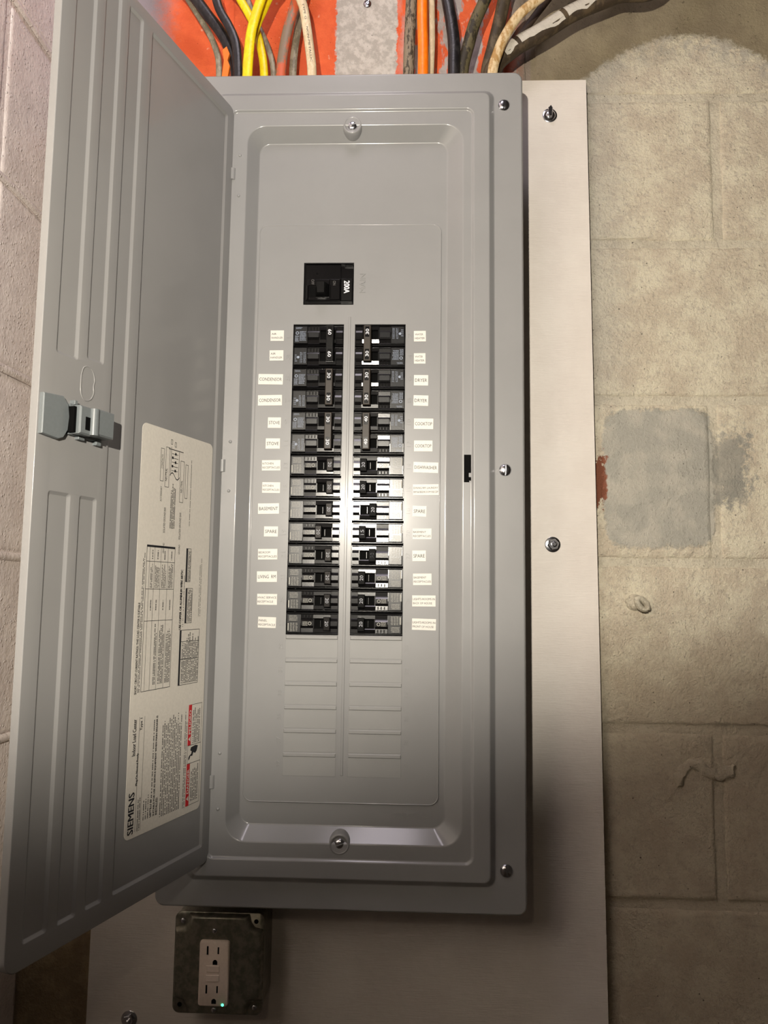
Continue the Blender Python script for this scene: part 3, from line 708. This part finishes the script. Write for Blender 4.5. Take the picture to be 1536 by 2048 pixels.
# ------------------------------------------------------------------ the door, swung open on the left
th = math.radians(72.3); HX, HY = -2.90, -0.45
cs, sn = math.cos(th), math.sin(th)
def DD(s, y, z):       # door frame: s from hinge to free edge, y < 0 proud of the inner face, z up
    o = -y
    return (HX - s * cs + o * sn, HY - s * sn - o * cs, z)
def dflip(mb): return mb
ZT, ZB, DW = 10.08, -23.40, 10.84
dr = None
panels = [(9.22, 10.24, -4.55, 9.62), (7.97, 8.84, -4.35, 9.62), (9.22, 10.24, -22.72, -9.0), (7.97, 8.84, -22.72, -9.0), (6.72, 7.58, -22.72, 9.62), (0.62, 6.22, -22.72, 9.55)]
outer = [(p[0], p[2]) for p in rrect(0.0, DW, ZB, ZT, 0.5, 0)]
loops = [[(p[0], p[2]) for p in rrect(a, b, c, d, 0.12, 0, 3)] for a, b, c, d in panels]
mb = plate(outer, loops, 0.0, 0.0)
mb.f = [f for f in mb.f if len(set(mb.v[i] for i in f)) == len(f)]
for a, b, c, d in panels:
    mb.loft([rrect(a, b, c, d, 0.12, 0, 3), rrect(a + 0.03, b - 0.03, c + 0.03, d - 0.03, 0.10, 0.018, 3), rrect(a + 0.11, b - 0.11, c + 0.11, d - 0.11, 0.06, 0.072, 3), rrect(a + 0.14, b - 0.14, c + 0.14, d - 0.14, 0.05, 0.08, 3)], False, True)
# rolled rim and the outer skin
O_ = rrect(0.0, DW, ZB, ZT, 0.5, 0)
mb.loft([rrect(0, DW, ZB, ZT, 0.5, 0), rrect(-0.03, DW + 0.03, ZB - 0.03, ZT + 0.03, 0.53, 0.03), rrect(-0.03, DW + 0.03, ZB - 0.03, ZT + 0.03, 0.53, 0.30), rrect(0.02, DW - 0.02, ZB + 0.02, ZT - 0.02, 0.48, 0.32)], False, True)
me = mb.mesh('door', DD)
bm = bmesh.new(); bm.from_mesh(me); bmesh.ops.remove_doubles(bm, verts=bm.verts, dist=1e-6); bmesh.ops.recalc_face_normals(bm, faces=bm.faces); bm.to_mesh(me); bm.free()
me.shade_smooth(); me.set_sharp_from_angle(angle=math.radians(50))
dr = link('door', me, M['door_paint'], pn)
m_ = dr.modifiers.new('normals', 'WEIGHTED_NORMAL'); m_.keep_sharp = True; m_.weight = 90
dr['label'] = 'open grey door with long pressed panels'
for zc in (6.95, -6.63, -20.18):
    mb = MB(); pts = []
    mb.tube([(HX - 0.02, HY - 0.08, zc - 0.27), (HX - 0.02, HY - 0.08, zc + 0.27)], 0.14, 0.14, 14, up=(0, 1, 0))
    obj('hinge_knuckle', mb, M['paint'], pn, smooth=50)
for zc in (7.85, 5.9, -5.55, -7.75, -19.0, -21.3):
    obj('hinge_nub', MB().disc(HX + 0.30, zc, [(0, -0.62), (0.04, -0.615), (0.07, -0.59), (0.08, -0.55)], 12), M['paint'], pn, smooth=60)
# knock-out outline above the latch
mb = MB(); ring = []
P_ = []
for k in range(16):
    a = math.pi * k / 15 - math.pi / 2; P_.append((8.75 - 0.0 + 0.0, 0))
path = [(9.02, -5.15)] + [(8.78 - 0.34 * math.cos(math.radians(q)) * 1.0 + 0.0, -5.2 + 0.42 * math.sin(math.radians(q))) for q in ()]
path = [(9.05, -4.95), (9.05, -5.4), (8.98, -5.68), (8.8, -5.78), (8.56, -5.7), (8.42, -5.45), (8.44, -5.2), (8.40, -5.0), (8.50, -4.72), (8.72, -4.6), (8.95, -4.68), (9.05, -4.95)]
pp = smooth_path([(s_, 0, z) for s_, z in path], 4)
mb.tube([tuple(p) for p in pp], 0.025, 0.02, 6)
obj('knockout_ring', mb, M['door_paint'], dr, f=DD, smooth=60)
# latch: slide tab at the free edge and the hinged catch body
lt = MB()
lp = [(10.80, -7.30), (10.80, -6.0), (9.95, -5.92), (9.72, -6.15), (9.66, -6.55), (9.70, -7.0), (9.88, -7.28), (10.1, -7.36)]
lt.prism(lp, -0.16, 0.0, 0.03)
obj('latch_tab', lt, M['latch'], dr, f=DD, smooth=35)
lt = MB()
lt.box(8.05, 9.60, -0.12, 0.0, -7.10, -6.08); lt.box(8.02, 8.84, -0.62, -0.05, -7.02, -6.12, 0.05); lt.box(9.0, 9.55, -0.50, -0.05, -7.08, -6.14, 0.05)
lt.box(8.84, 9.0, -0.36, -0.05, -6.95, -6.85); 
lt.box(8.1, 8.35, -0.16, 0.0, -7.24, -7.08, 0.02); lt.box(8.9, 9.2, -0.16, 0.0, -7.20, -7.08, 0.02); lt.box(8.2, 8.3, -0.14, 0.0, -6.1, -6.0); lt.box(9.35, 9.5, -0.2, 0.0, -6.1, -5.95, 0.02)
obj('latch_body', lt, M['latch'], dr, f=DD)
lt = MB(); lt.tube([(8.92, -0.52, -7.05), (8.92, -0.52, -6.16)], 0.16, 0.16, 14)
obj('latch_pin', lt, M['latch'], dr, f=DD, smooth=50)
obj('latch_window', MB().box(9.03, 9.30, -0.505, -0.4, -6.92, -6.48).box(9.58, 9.68, -0.36, -0.02, -7.05, -6.2), M['void'], dr, f=DD)

# printed information label on the door
DL = 0.08                                  # the label lies in the sunken panel
def LB(y): return lambda tx, tz: DD(tz, y, tx)      # text frame: tx runs up the door, tz towards the free edge
lab = MB(); lab.loft([rrect(0.80, 5.62, -21.08, -5.82, 0.25, 0.070), rrect(0.80, 5.62, -21.08, -5.82, 0.25, 0.082)], True, True)
obj('information_label', lab, M['sticker'], dr, f=DD, label='white printed information label')
f1 = LB(0.064); f2 = LB(0.058)
mb = MB()
T = lambda s_, a, b, c, d, bold=0.0, m=mb: text_in(m, s_, a, b, c, d, f1, bold)
T('SIEMENS', -20.92, -19.46, 5.14, 5.46, 0.022)
T('Indoor Load Center', -18.15, -16.85, 5.20, 5.40, 0.012)
T('Type 1', -17.3, -16.85, 4.82, 4.99, 0.01)
T('Plug-On Neutral Ready', -19.25, -18.1, 4.98, 5.12, 0.02)
T('SUITABLE FOR USE AS SERVICE EQUIPMENT WHEN MAIN BREAKER IS', -20.6, -16.9, 3.90, 4.02, 0.02)
T('INSTALLED.', -20.6, -19.95, 3.74, 3.86, 0.02)
T('SHORT CIRCUIT CURRENT RATINGS: THIS LOAD CENTER IS SUITABLE', -15.95, -12.6, 5.30, 5.42, 0.01)
T('USE COPPER OR ALUMINUM WIRE 60/75C', -13.7, -11.3, 2.66, 2.80, 0.03)
T('NEUTRAL', -7.85, -7.35, 3.98, 4.10); T('NEUTRAL', -8.2, -7.7, 2.94, 3.06)
T('ISOLATED GROUND BAR', -9.9, -8.9, 3.98, 4.10); T('ISOLATED GROUND BAR', -10.1, -9.0, 2.94, 3.06)
T('CONTACTS', -7.4, -6.85, 4.28, 4.38); T('ACCESSORY', -8.7, -8.1, 4.28, 4.38); T('GROUND', -10.7, -10.3, 3.98, 4.08); T('GROUND', -10.7, -10.3, 2.94, 3.04)
def box_l(a, b, c, d, w_=0.018, m=mb):
    for q in ((a, b, c, c + w_), (a, b, d - w_, d), (a, a + w_, c, d), (b - w_, b, c, d)): quad(m, *q, f1)
box_l(-8.1, -6.5, 3.86, 4.12); box_l(-8.6, -6.9, 2.86, 3.12); box_l(-7.9, -6.6, 4.22, 4.44); box_l(-8.4, -7.0, 2.58, 2.76)
for a in (-6.5, -6.5): pass
box_l(-6.35, -6.15, 3.70, 3.82); box_l(-6.42, -6.22, 3.44, 3.56)
for q in range(5): quad(mb, -7.4 + 0.17 * q, -7.38 + 0.17 * q, 3.30, 3.72, f1); quad(mb, -7.43 + 0.17 * q, -7.33 + 0.17 * q, 3.42 + 0.2 * (q % 2), 3.52 + 0.2 * (q % 2), f1)
quad(mb, -7.6, -6.45, 3.76, 3.78, f1); quad(mb, -7.7, -6.55, 3.22, 3.24, f1); quad(mb, -6.56, -6.53, 2.95, 3.95, f1)
for q in range(14):
    a0, a1 = q / 14, (q + 1) / 14
    p0 = (-7.6 + 0.12 * math.sin(a0 * 6.28), 3.82 - 0.66 * a0); p1 = (-7.6 + 0.12 * math.sin(a1 * 6.28), 3.82 - 0.66 * a1)
    mb.add([f1(p0[0] - 0.02, p0[1]), f1(p0[0] + 0.02, p0[1]), f1(p1[0] + 0.02, p1[1]), f1(p1[0] - 0.02, p1[1])], [(0, 1, 2, 3)])
# tables
def table(a, b, c, d, cols, rows):
    box_l(a, b, c, d, 0.02)
    for q in cols: quad(mb, q, q + 0.018, c, d, f1)
    for q in rows: quad(mb, a, b, q, q + 0.014, f1)
table(-15.9, -10.45, 3.25, 5.05, (-13.3, -12.1, -11.05), (3.70, 4.15, 4.55, 4.85))
quad(mb, -10.5, -10.42, 3.25, 5.05, f1)
for a, b in ((-13.7, -11.95), (-12.0, -10.4)):
    pass
quad(mb, -11.79, -10.42, 2.36, 2.48, f1); box_l(-11.79, -10.42, 2.13, 2.48)
quad(mb, -13.46, -12.04, 2.30, 2.42, f1); box_l(-13.46, -12.04, 1.93, 2.42)
quad(mb, -15.92, -13.72, 2.60, 2.72, f1); box_l(-15.92, -13.72, 1.32, 2.72); quad(mb, -14.2, -14.18, 1.32, 2.6, f1); quad(mb, -14.9, -14.88, 1.32, 2.6, f1)
quad(mb, -20.9, -16.8, 5.02, 5.035, f1); quad(mb, -20.9, -16.8, 4.72, 4.732, f1)
# frames of the warning panel
box_l(-20.79, -16.78, 0.92, 1.86, 0.016); quad(mb, -19.14, -19.12, 0.92, 1.86, f1); quad(mb, -18.42, -18.4, 0.92, 1.86, f1)
# hand and lightning pictogram
hand = [(-19.0, 1.78), (-18.95, 1.70), (-18.8, 1.62), (-18.86, 1.5), (-18.72, 1.44), (-18.78, 1.3), (-18.7, 1.2), (-18.5, 1.12), (-18.46, 1.3), (-18.5, 1.62), (-18.62, 1.66), (-18.66, 1.56), (-18.76, 1.58), (-18.82, 1.72), (-18.9, 1.78)]
o_ = len(mb.v); mb.add([f1(*p) for p in hand], [(0, 1, 2), (0, 2, 14), (2, 13, 14), (2, 3, 13), (3, 12, 13), (3, 4, 12), (4, 11, 12), (4, 5, 11), (5, 10, 11), (5, 6, 10), (6, 9, 10), (6, 8, 9), (6, 7, 8)])
obj('label_lettering', mb, M['ink'], dr)
mb = MB()
fineprint(mb, -20.75, -16.9, 2.25, 3.65, 0.11, f1, 0.45, 0.13, 0.86, 0.5); fineprint(mb, -20.6, -19.7, 4.15, 4.68, 0.13, f1, 0.4, 0.1, 0.8, 0.3); fineprint(mb, -20.6, -17.0, 4.10, 4.22, 0.12, f1, 0.45, 0.12, 0.85, 0.2)
fineprint(mb, -20.9, -19.7, 4.78, 4.98, 0.1, f1, 0.5, 0.1, 0.85, 0.4)
fineprint(mb, -20.8, -17.0, 1.92, 2.15, 0.10, f1, 0.4, 0.12, 0.85, 0.8)
fineprint(mb, -20.65, -19.2, 1.0, 1.6, 0.11, f1, 0.5, 0.11, 0.85, 0.3); fineprint(mb, -18.35, -16.9, 1.0, 1.6, 0.11, f1, 0.5, 0.11, 0.85, 0.3)
fineprint(mb, -15.9, -10.6, 5.08, 5.28, 0.075, f1, 0.5, 0.12, 0.9, 0.5)
for a, b in ((-15.7, -13.4), ): 
    for c, d in ((3.3, 3.66), (3.74, 4.1), (4.2, 4.4)): fineprint(mb, a, b, c, d, 0.085, f1, 0.6, 0.1, 0.88, 0.6)
for c, d in ((3.3, 3.66), (3.74, 4.1), (4.2, 4.52), (4.58, 4.8)): fineprint(mb, -12.05, -11.1, c, d, 0.075, f1, 0.6, 0.08, 0.85, 0.25); fineprint(mb, -12.9, -12.5, (c + d) / 2 - 0.05, (c + d) / 2 + 0.06, 0.1, f1, 0.6, 0.08, 0.9); fineprint(mb, -10.95, -10.6, (c + d) / 2 - 0.05, (c + d) / 2 + 0.06, 0.1, f1, 0.6, 0.08, 0.9)
fineprint(mb, -11.75, -10.5, 2.16, 2.34, 0.06, f1, 0.6, 0.1, 0.9); fineprint(mb, -13.4, -12.1, 1.96, 2.28, 0.08, f1, 0.6, 0.1, 0.9)
fineprint(mb, -15.85, -13.8, 1.36, 2.56, 0.10, f1, 0.6, 0.1, 0.88, 0.5)
fineprint(mb, -9.7, -7.9, 3.34, 3.72, 0.085, f1, 0.6, 0.1, 0.85, 0.3); fineprint(mb, -9.5, -6.3, 2.25, 2.42, 0.09, f1, 0.35, 0.12, 0.88, 0.6); fineprint(mb, -13.2, -10.4, 1.30, 1.52, 0.10, f1, 0.3, 0.12, 0.88, 0.9)
fineprint(mb, -13.6, -11.5, 2.50, 2.60, 0.08, f1, 0.45, 0.1, 0.85, 0.3)
o = obj('label_fine_print', mb, M['ink2'], dr); o['kind'] = 'stuff'
mb = MB(); quad(mb, -20.79, -19.14, 1.66, 1.88, f2); quad(mb, -18.40, -16.78, 1.66, 1.88, f2); obj('label_red_bands', mb, M['red'], dr, label='red DANGER and PELIGRO bands')
mb = MB(); f3 = LB(0.052)
text_in(mb, 'DANGER', -20.3, -19.35, 1.70, 1.84, f3, 0.03); text_in(mb, 'PELIGRO', -17.95, -17.0, 1.70, 1.84, f3, 0.03)
for a in (-20.6, -18.25): mb.add([f3(a, 1.70), f3(a + 0.2, 1.70), f3(a + 0.1, 1.85)], [(0, 1, 2)])
obj('label_band_text', mb, M['sticker'], dr)

# ------------------------------------------------------------------ outlet box below the panel
ob = thing('outlet_box', 'galvanised square outlet box with white socket on the board under the panel', 'outlet box', (0, 0, 0))
bx0, bx1, bz0_, bz1_ = -4.70, -0.78, -30.30, -26.10
mb = MB(); mb.loft([rrect(bx0 + 0.03, bx1 - 0.03, bz0_ + 0.03, bz1_ - 0.03, 0.30, 1.12), rrect(bx0 + 0.03, bx1 - 0.03, bz0_ + 0.03, bz1_ - 0.03, 0.30, 3.2)], True, True)
obj('box', mb, M['galv'], ob, smooth=50)
mb = MB(); mb.loft([rrect(bx0 + 0.02, bx1 - 0.02, bz0_ + 0.02, bz1_ - 0.02, 0.28, 1.06), rrect(bx0, bx1, bz0_, bz1_, 0.30, 1.08), rrect(bx0, bx1, bz0_, bz1_, 0.30, 1.14)], True, True)
# raised face with notched corners
def notched(d, wx, wz, rr=0.2):
    a, b, c, e = bx0 + d, bx1 - d, bz0_ + d, bz1_ - d
    P = []
    def corner(cx, cz, sx, sz, rev):
        q = [(cx, cz - sz * wz), (cx + sx * wx * 0.62, cz - sz * wz * 0.86), (cx + sx * wx * 0.86, cz - sz * wz * 0.55), (cx + sx * wx, cz)]
        return q[::-1] if rev else q
    P += corner(a, e, 1, 1, False)          # top left
    P += corner(b, e, -1, 1, True)
    P += corner(b, c, -1, -1, False)
    P += corner(a, c, 1, -1, True)
    return P
def ring_of(P, y): return [(x, y, z) for x, z in P]
mb.loft([ring_of(notched(0.22, 0.66, 0.66), 0.80), ring_of(notched(0.16, 0.65, 0.65), 0.82), ring_of(notched(0.09, 0.63, 0.64), 0.90), ring_of(notched(0.04, 0.60, 0.62), 1.06)], True, False)
obj('cover_plate', mb, M['galv'], ob, smooth=50, wn=False)
for x, z in ((-4.35, -26.5), (-1.13, -29.98)): obj('corner_screw', screw_round(MB(), x, z, 1.05, 0.12), M['zinc'], ob, smooth=40)
for x, z in ((-1.14, -26.45), (-4.38, -29.95)): obj('screw_hole', MB().disc(x, z, [(0, 1.052), (0.09, 1.052), (0.1, 1.06)], 14), M['void'], ob)
for x, z in ((-2.90, -26.78), (-2.83, -30.00)): obj('cover_screw', screw_round(MB(), x, z, 0.80, 0.11), M['zinc'], ob, smooth=40)
rc_ = MB(); rc_.loft([rrect(-3.45, -2.24, -29.76, -27.18, 0.09, 0.66), rrect(-3.49, -2.20, -29.80, -27.14, 0.12, 0.70), rrect(-3.50, -2.19, -29.81, -27.13, 0.12, 0.86)], True, True)
obj('socket_face', rc_, M['outlet'], ob, smooth=50, label='white ground-fault socket face')
mb = MB()
for zc in (-27.52, -29.10):
    mb.box(-3.17, -3.10, 0.650, 0.67, zc - 0.17, zc + 0.17); mb.box(-2.70, -2.64, 0.650, 0.67, zc - 0.14, zc + 0.14)
    mb.prism([(-2.80 - 0.10, zc - 0.58), (-2.80 - 0.10, zc - 0.45), (-2.85, zc - 0.39), (-2.80, zc - 0.37) if 0 else (-2.80, zc - 0.375), (-2.75, zc - 0.39), (-2.80 + 0.10, zc - 0.45), (-2.80 + 0.10, zc - 0.58)][::-1], 0.650, 0.67)
o = obj('socket_slot', mb, M['void'], ob)
for za, zb in ((-28.40, -28.14), (-28.78, -28.52)):
    obj('socket_button', MB().box(-3.17, -2.60, 0.630, 0.67, za, zb, 0.012), M['outlet'], ob)
obj('indicator_light', MB().disc(-2.42, -29.72, [(0, 0.645), (0.05, 0.645), (0.06, 0.66)], 12), M['led'], ob, label='lit green indicator light')

# ------------------------------------------------------------------ cables entering the top of the panel
g = srgb
mats = {
 'grey': sheath('sheath_grey', g(118, 110, 92), g(150, 142, 122)), 'black': sheath('sheath_black', g(24, 22, 24), g(42, 40, 40), 0.35),
 'yellow': sheath('sheath_yellow', g(226, 200, 8), g(240, 218, 20), 0.35), 'cream': sheath('sheath_cream', g(205, 185, 150), g(222, 204, 170)),
 'orange': sheath('sheath_orange', g(250, 118, 10), g(255, 130, 20), 0.35), 'spatter': sheath('sheath_spattered', g(128, 110, 92), g(196, 92, 56), 0.5, 1.2, 0.44, 0.54),
 'speck': sheath('sheath_speckled', g(132, 120, 100), g(62, 54, 40), 0.6, 5, 0.50, 0.56, (1, 1, 0.3)), 'olive': sheath('sheath_olive', g(92, 84, 58), g(46, 40, 26), 0.6, 2.4, 0.48, 0.54),
 'brown': sheath('sheath_brown', g(60, 50, 34), g(90, 78, 58), 0.6, 2.2), 'rusty': sheath('sheath_rusty', g(170, 132, 76), g(212, 190, 150), 0.55, 2.2, 0.44, 0.58),
 'white': sheath('sheath_whitewashed', g(58, 46, 32), g(84, 70, 50), 0.6, 2.0), 'dark': sheath('sheath_dark', g(50, 36, 26), g(78, 62, 46), 0.6, 2)}
CB = [
('grey', 2.4, 0.14, [(-4.55, 14.15), (-4.68, 15.11), (-5.06, 16.1), (-5.64, 17.1), (-6.36, 18.25), (-7.95, 20.79)], 'thin grey brown cable, leftmost of those entering the panel top'),
('black', 2.0, 0.26, [(-3.57, 13.85), (-3.97, 15.15), (-4.46, 16.05), (-5.13, 16.94), (-5.81, 17.91), (-7.53, 20.37)], 'black cable with an orange paint patch, leaning left beside the thin grey cable'),
('black', 1.5, 0.20, [(-3.35, 13.43), (-3.5, 14.95), (-3.9, 15.95), (-4.34, 16.72), (-4.62, 17.54), (-5.43, 20.43)], 'black cable crossing over its black neighbour left of the yellow cables'),
('yellow', 1.2, 0.23, [(-2.8, 13.26), (-2.76, 14.4), (-2.67, 15.4), (-2.45, 16.38), (-2.22, 17.18), (-1.39, 20.06)], 'bright yellow cable running in front of the other yellow cables'),
('yellow', 2.2, 0.19, [(-2.2, 13.97), (-2.44, 15.41), (-2.73, 16.37), (-3.08, 17.12), (-3.6, 18.04), (-5.08, 20.65)], 'yellow cable crossing behind the front one and leaning left'),
('yellow', 1.7, 0.19, [(-3.0, 13.63), (-2.86, 14.91), (-2.50, 16.15), (-2.17, 17.0), (-1.93, 17.59), (-0.71, 20.28)], 'yellow cable half hidden behind the front one and leaning right'),
('grey', 2.85, 0.13, [(-1.86, 14.4), (-2.16, 15.73), (-2.55, 16.65), (-2.93, 17.4), (-3.34, 18.53), (-4.36, 21.35)], 'thin grey cable emerging behind the yellow cables'),
('spatter', 2.0, 0.23, [(-1.3, 13.82), (-1.18, 15.11), (-0.98, 16.32), (-0.77, 17.08), (-0.59, 17.82), (0.12, 20.74)], 'grey cable spattered with orange paint right of the yellow cables'),
('grey', 2.9, 0.18, [(-0.85, 14.46), (-0.78, 15.78), (-0.62, 17.03), (-0.47, 18.0), (-0.38, 18.56), (0.1, 21.52)], 'grey cable behind the cream one, against the orange wall'),
('cream', 1.4, 0.21, [(0.35, 13.37), (0.2, 14.64), (0.02, 15.84), (-0.15, 16.77), (-0.34, 17.32), (-1.32, 20.16)], 'cream cable with dark printed lettering on the orange wall'),
('speck', 2.4, 0.26, [(5.1, 14.02), (5.13, 15.45), (5.17, 16.68), (5.21, 18.05), (5.3, 21.05)], 'speckled grey brown cable just left of the bright orange cable'),
('orange', 1.4, 0.24, [(5.82, 13.29), (5.81, 14.68), (5.77, 15.88), (5.76, 17.21), (5.74, 20.21)], 'bright orange cable running straight up from the panel'),
('cream', 2.4, 0.14, [(6.23, 14.0), (6.27, 15.44), (6.26, 16.66), (6.23, 18.03), (6.16, 21.03)], 'thin tan cable close on the right of the bright orange cable'),
('black', 1.8, 0.28, [(7.35, 13.56), (7.35, 14.97), (7.22, 16.17), (6.99, 17.52), (6.49, 20.48)], 'smooth black cable right of the bright orange cable'),
('olive', 2.0, 0.28, [(7.78, 13.7), (8.08, 15.11), (8.4, 16.31), (8.95, 17.65), (10.09, 20.43)], 'mottled olive cable leaning right beside the smooth black cable'),
('brown', 2.5, 0.30, [(9.05, 13.89), (9.35, 15.31), (9.63, 16.53), (9.91, 17.88), (10.52, 20.82)], 'thick dark brown cable between the olive and the rusty tan cables'),
('rusty', 1.3, 0.23, [(9.2, 13.17), (9.46, 14.16), (9.81, 15.02), (10.54, 16.17), (11.65, 17.1), (13.95, 19.03)], 'rusty tan cable curving to the upper right'),
('white', 1.95, 0.40, [(9.27, 13.68), (10.26, 14.81), (11.78, 15.75), (13.32, 16.74), (15.36, 17.62), (18.11, 18.81)], 'whitewashed cable with cracked paint, rightmost, running over the olive wall'),
('dark', 2.95, 0.18, [(9.24, 14.27), (10.0, 15.08), (10.89, 16.43), (11.59, 17.44), (12.31, 18.42), (14.09, 20.84)], 'dark brown cable behind the rusty tan one, leaning right')]
for key, y, rr, P, lab_ in CB:
    a, b = P[-2], P[-1]; l = math.hypot(b[0] - a[0], b[1] - a[1]); k = 7 / l
    pts = [(P[0][0] + (P[0][0] - P[1][0]) * 0.25, y, 11.36)] + [(x, y, z) for x, z in P] + [(b[0] + (b[0] - a[0]) * k * 0.45, y, b[1] + 9.0)]
    sp_ = [tuple(p) for p in smooth_path(pts, 8)]
    c = obj('cable', MB().tube(sp_, rr * 1.1, rr * 0.62 if rr < 0.24 else rr * 0.85, 14), mats[key], None, W3(0, 0, 0), smooth=60)
    tag(c, lab_, 'cable', 'cables entering the top of the panel')
    if key == 'white':                        # flakes of white paint on its upper side, with gaps
        mb = MB(); n = len(sp_)
        Q = [Vector(p) for p in sp_[6:]]
        for q in range(len(Q) - 1):
            xm = Q[q].x
            if xm < 9.75 or abs(xm - 10.45) < 0.14 or abs(xm - 12.75) < 0.10 or abs(xm - 9.9) < 0.05: continue
            d = (Q[q + 1] - Q[q]); u = Vector((0, 1, 0)).cross(d).normalized() * -1
            if u.z < 0: u = -u
            fwd = Vector((0, -1, 0)); e = 0.0
            ring = lambda P__: [tuple(P__ + u * rr * 1.15 * math.sin(t_) + fwd * rr * 0.95 * math.cos(t_) * 0.93) for t_ in (-0.45 + 0.5 * noise.noise(P__ * 1.7), 0.0, 0.45, 0.8, 1.15, 1.5)]
            mb.loft([ring(Q[q]), ring(Q[q + 1])], closed=False)
        obj('paint_crust', mb, plain('white_paint_crust', srgb(196, 190, 178), 0.5, bump=(6, 0.05)), c, smooth=60, label='cracked white paint')
    if key == 'cream' and rr > 0.2:
        mb = MB()
        def cf(tx, tz):        # reads downwards along the sheath
            z = 17.0 - tx; 
            i = min(range(len(sp_)), key=lambda q: abs(sp_[q][2] - z)); x_ = sp_[i][0]
            j = i + 1 if sp_[i][2] < z else i - 1
            j = max(0, min(len(sp_) - 1, j))
            if sp_[j][2] != sp_[i][2]: x_ += (sp_[j][0] - x_) * (z - sp_[i][2]) / (sp_[j][2] - sp_[i][2])
            return (x_ + 0.02 + tz, y - rr * 0.62 - 0.012 + 0.0, z)
        text_in(mb, 'TYPE G', 0.1, 0.95, -0.05, 0.05, cf); text_in(mb, 'NON-METALLIC', 1.35, 3.2, -0.05, 0.05, cf)
        obj('sheath_lettering', mb, M['ink2'], c)
    if key == 'black' and y == 2.0:
        mb = MB(); mb.prism([(-4.20, 13.3), (-3.88, 13.3), (-3.80, 13.9), (-3.92, 14.2), (-3.83, 14.55), (-4.0, 14.95), (-4.22, 14.75), (-4.12, 14.2)], 1.62, 1.80, 0.03)
        obj('paint_patch', mb, plain('orange_paint_patch', srgb(232, 120, 30), 0.5), c, label='orange paint on the black sheath')
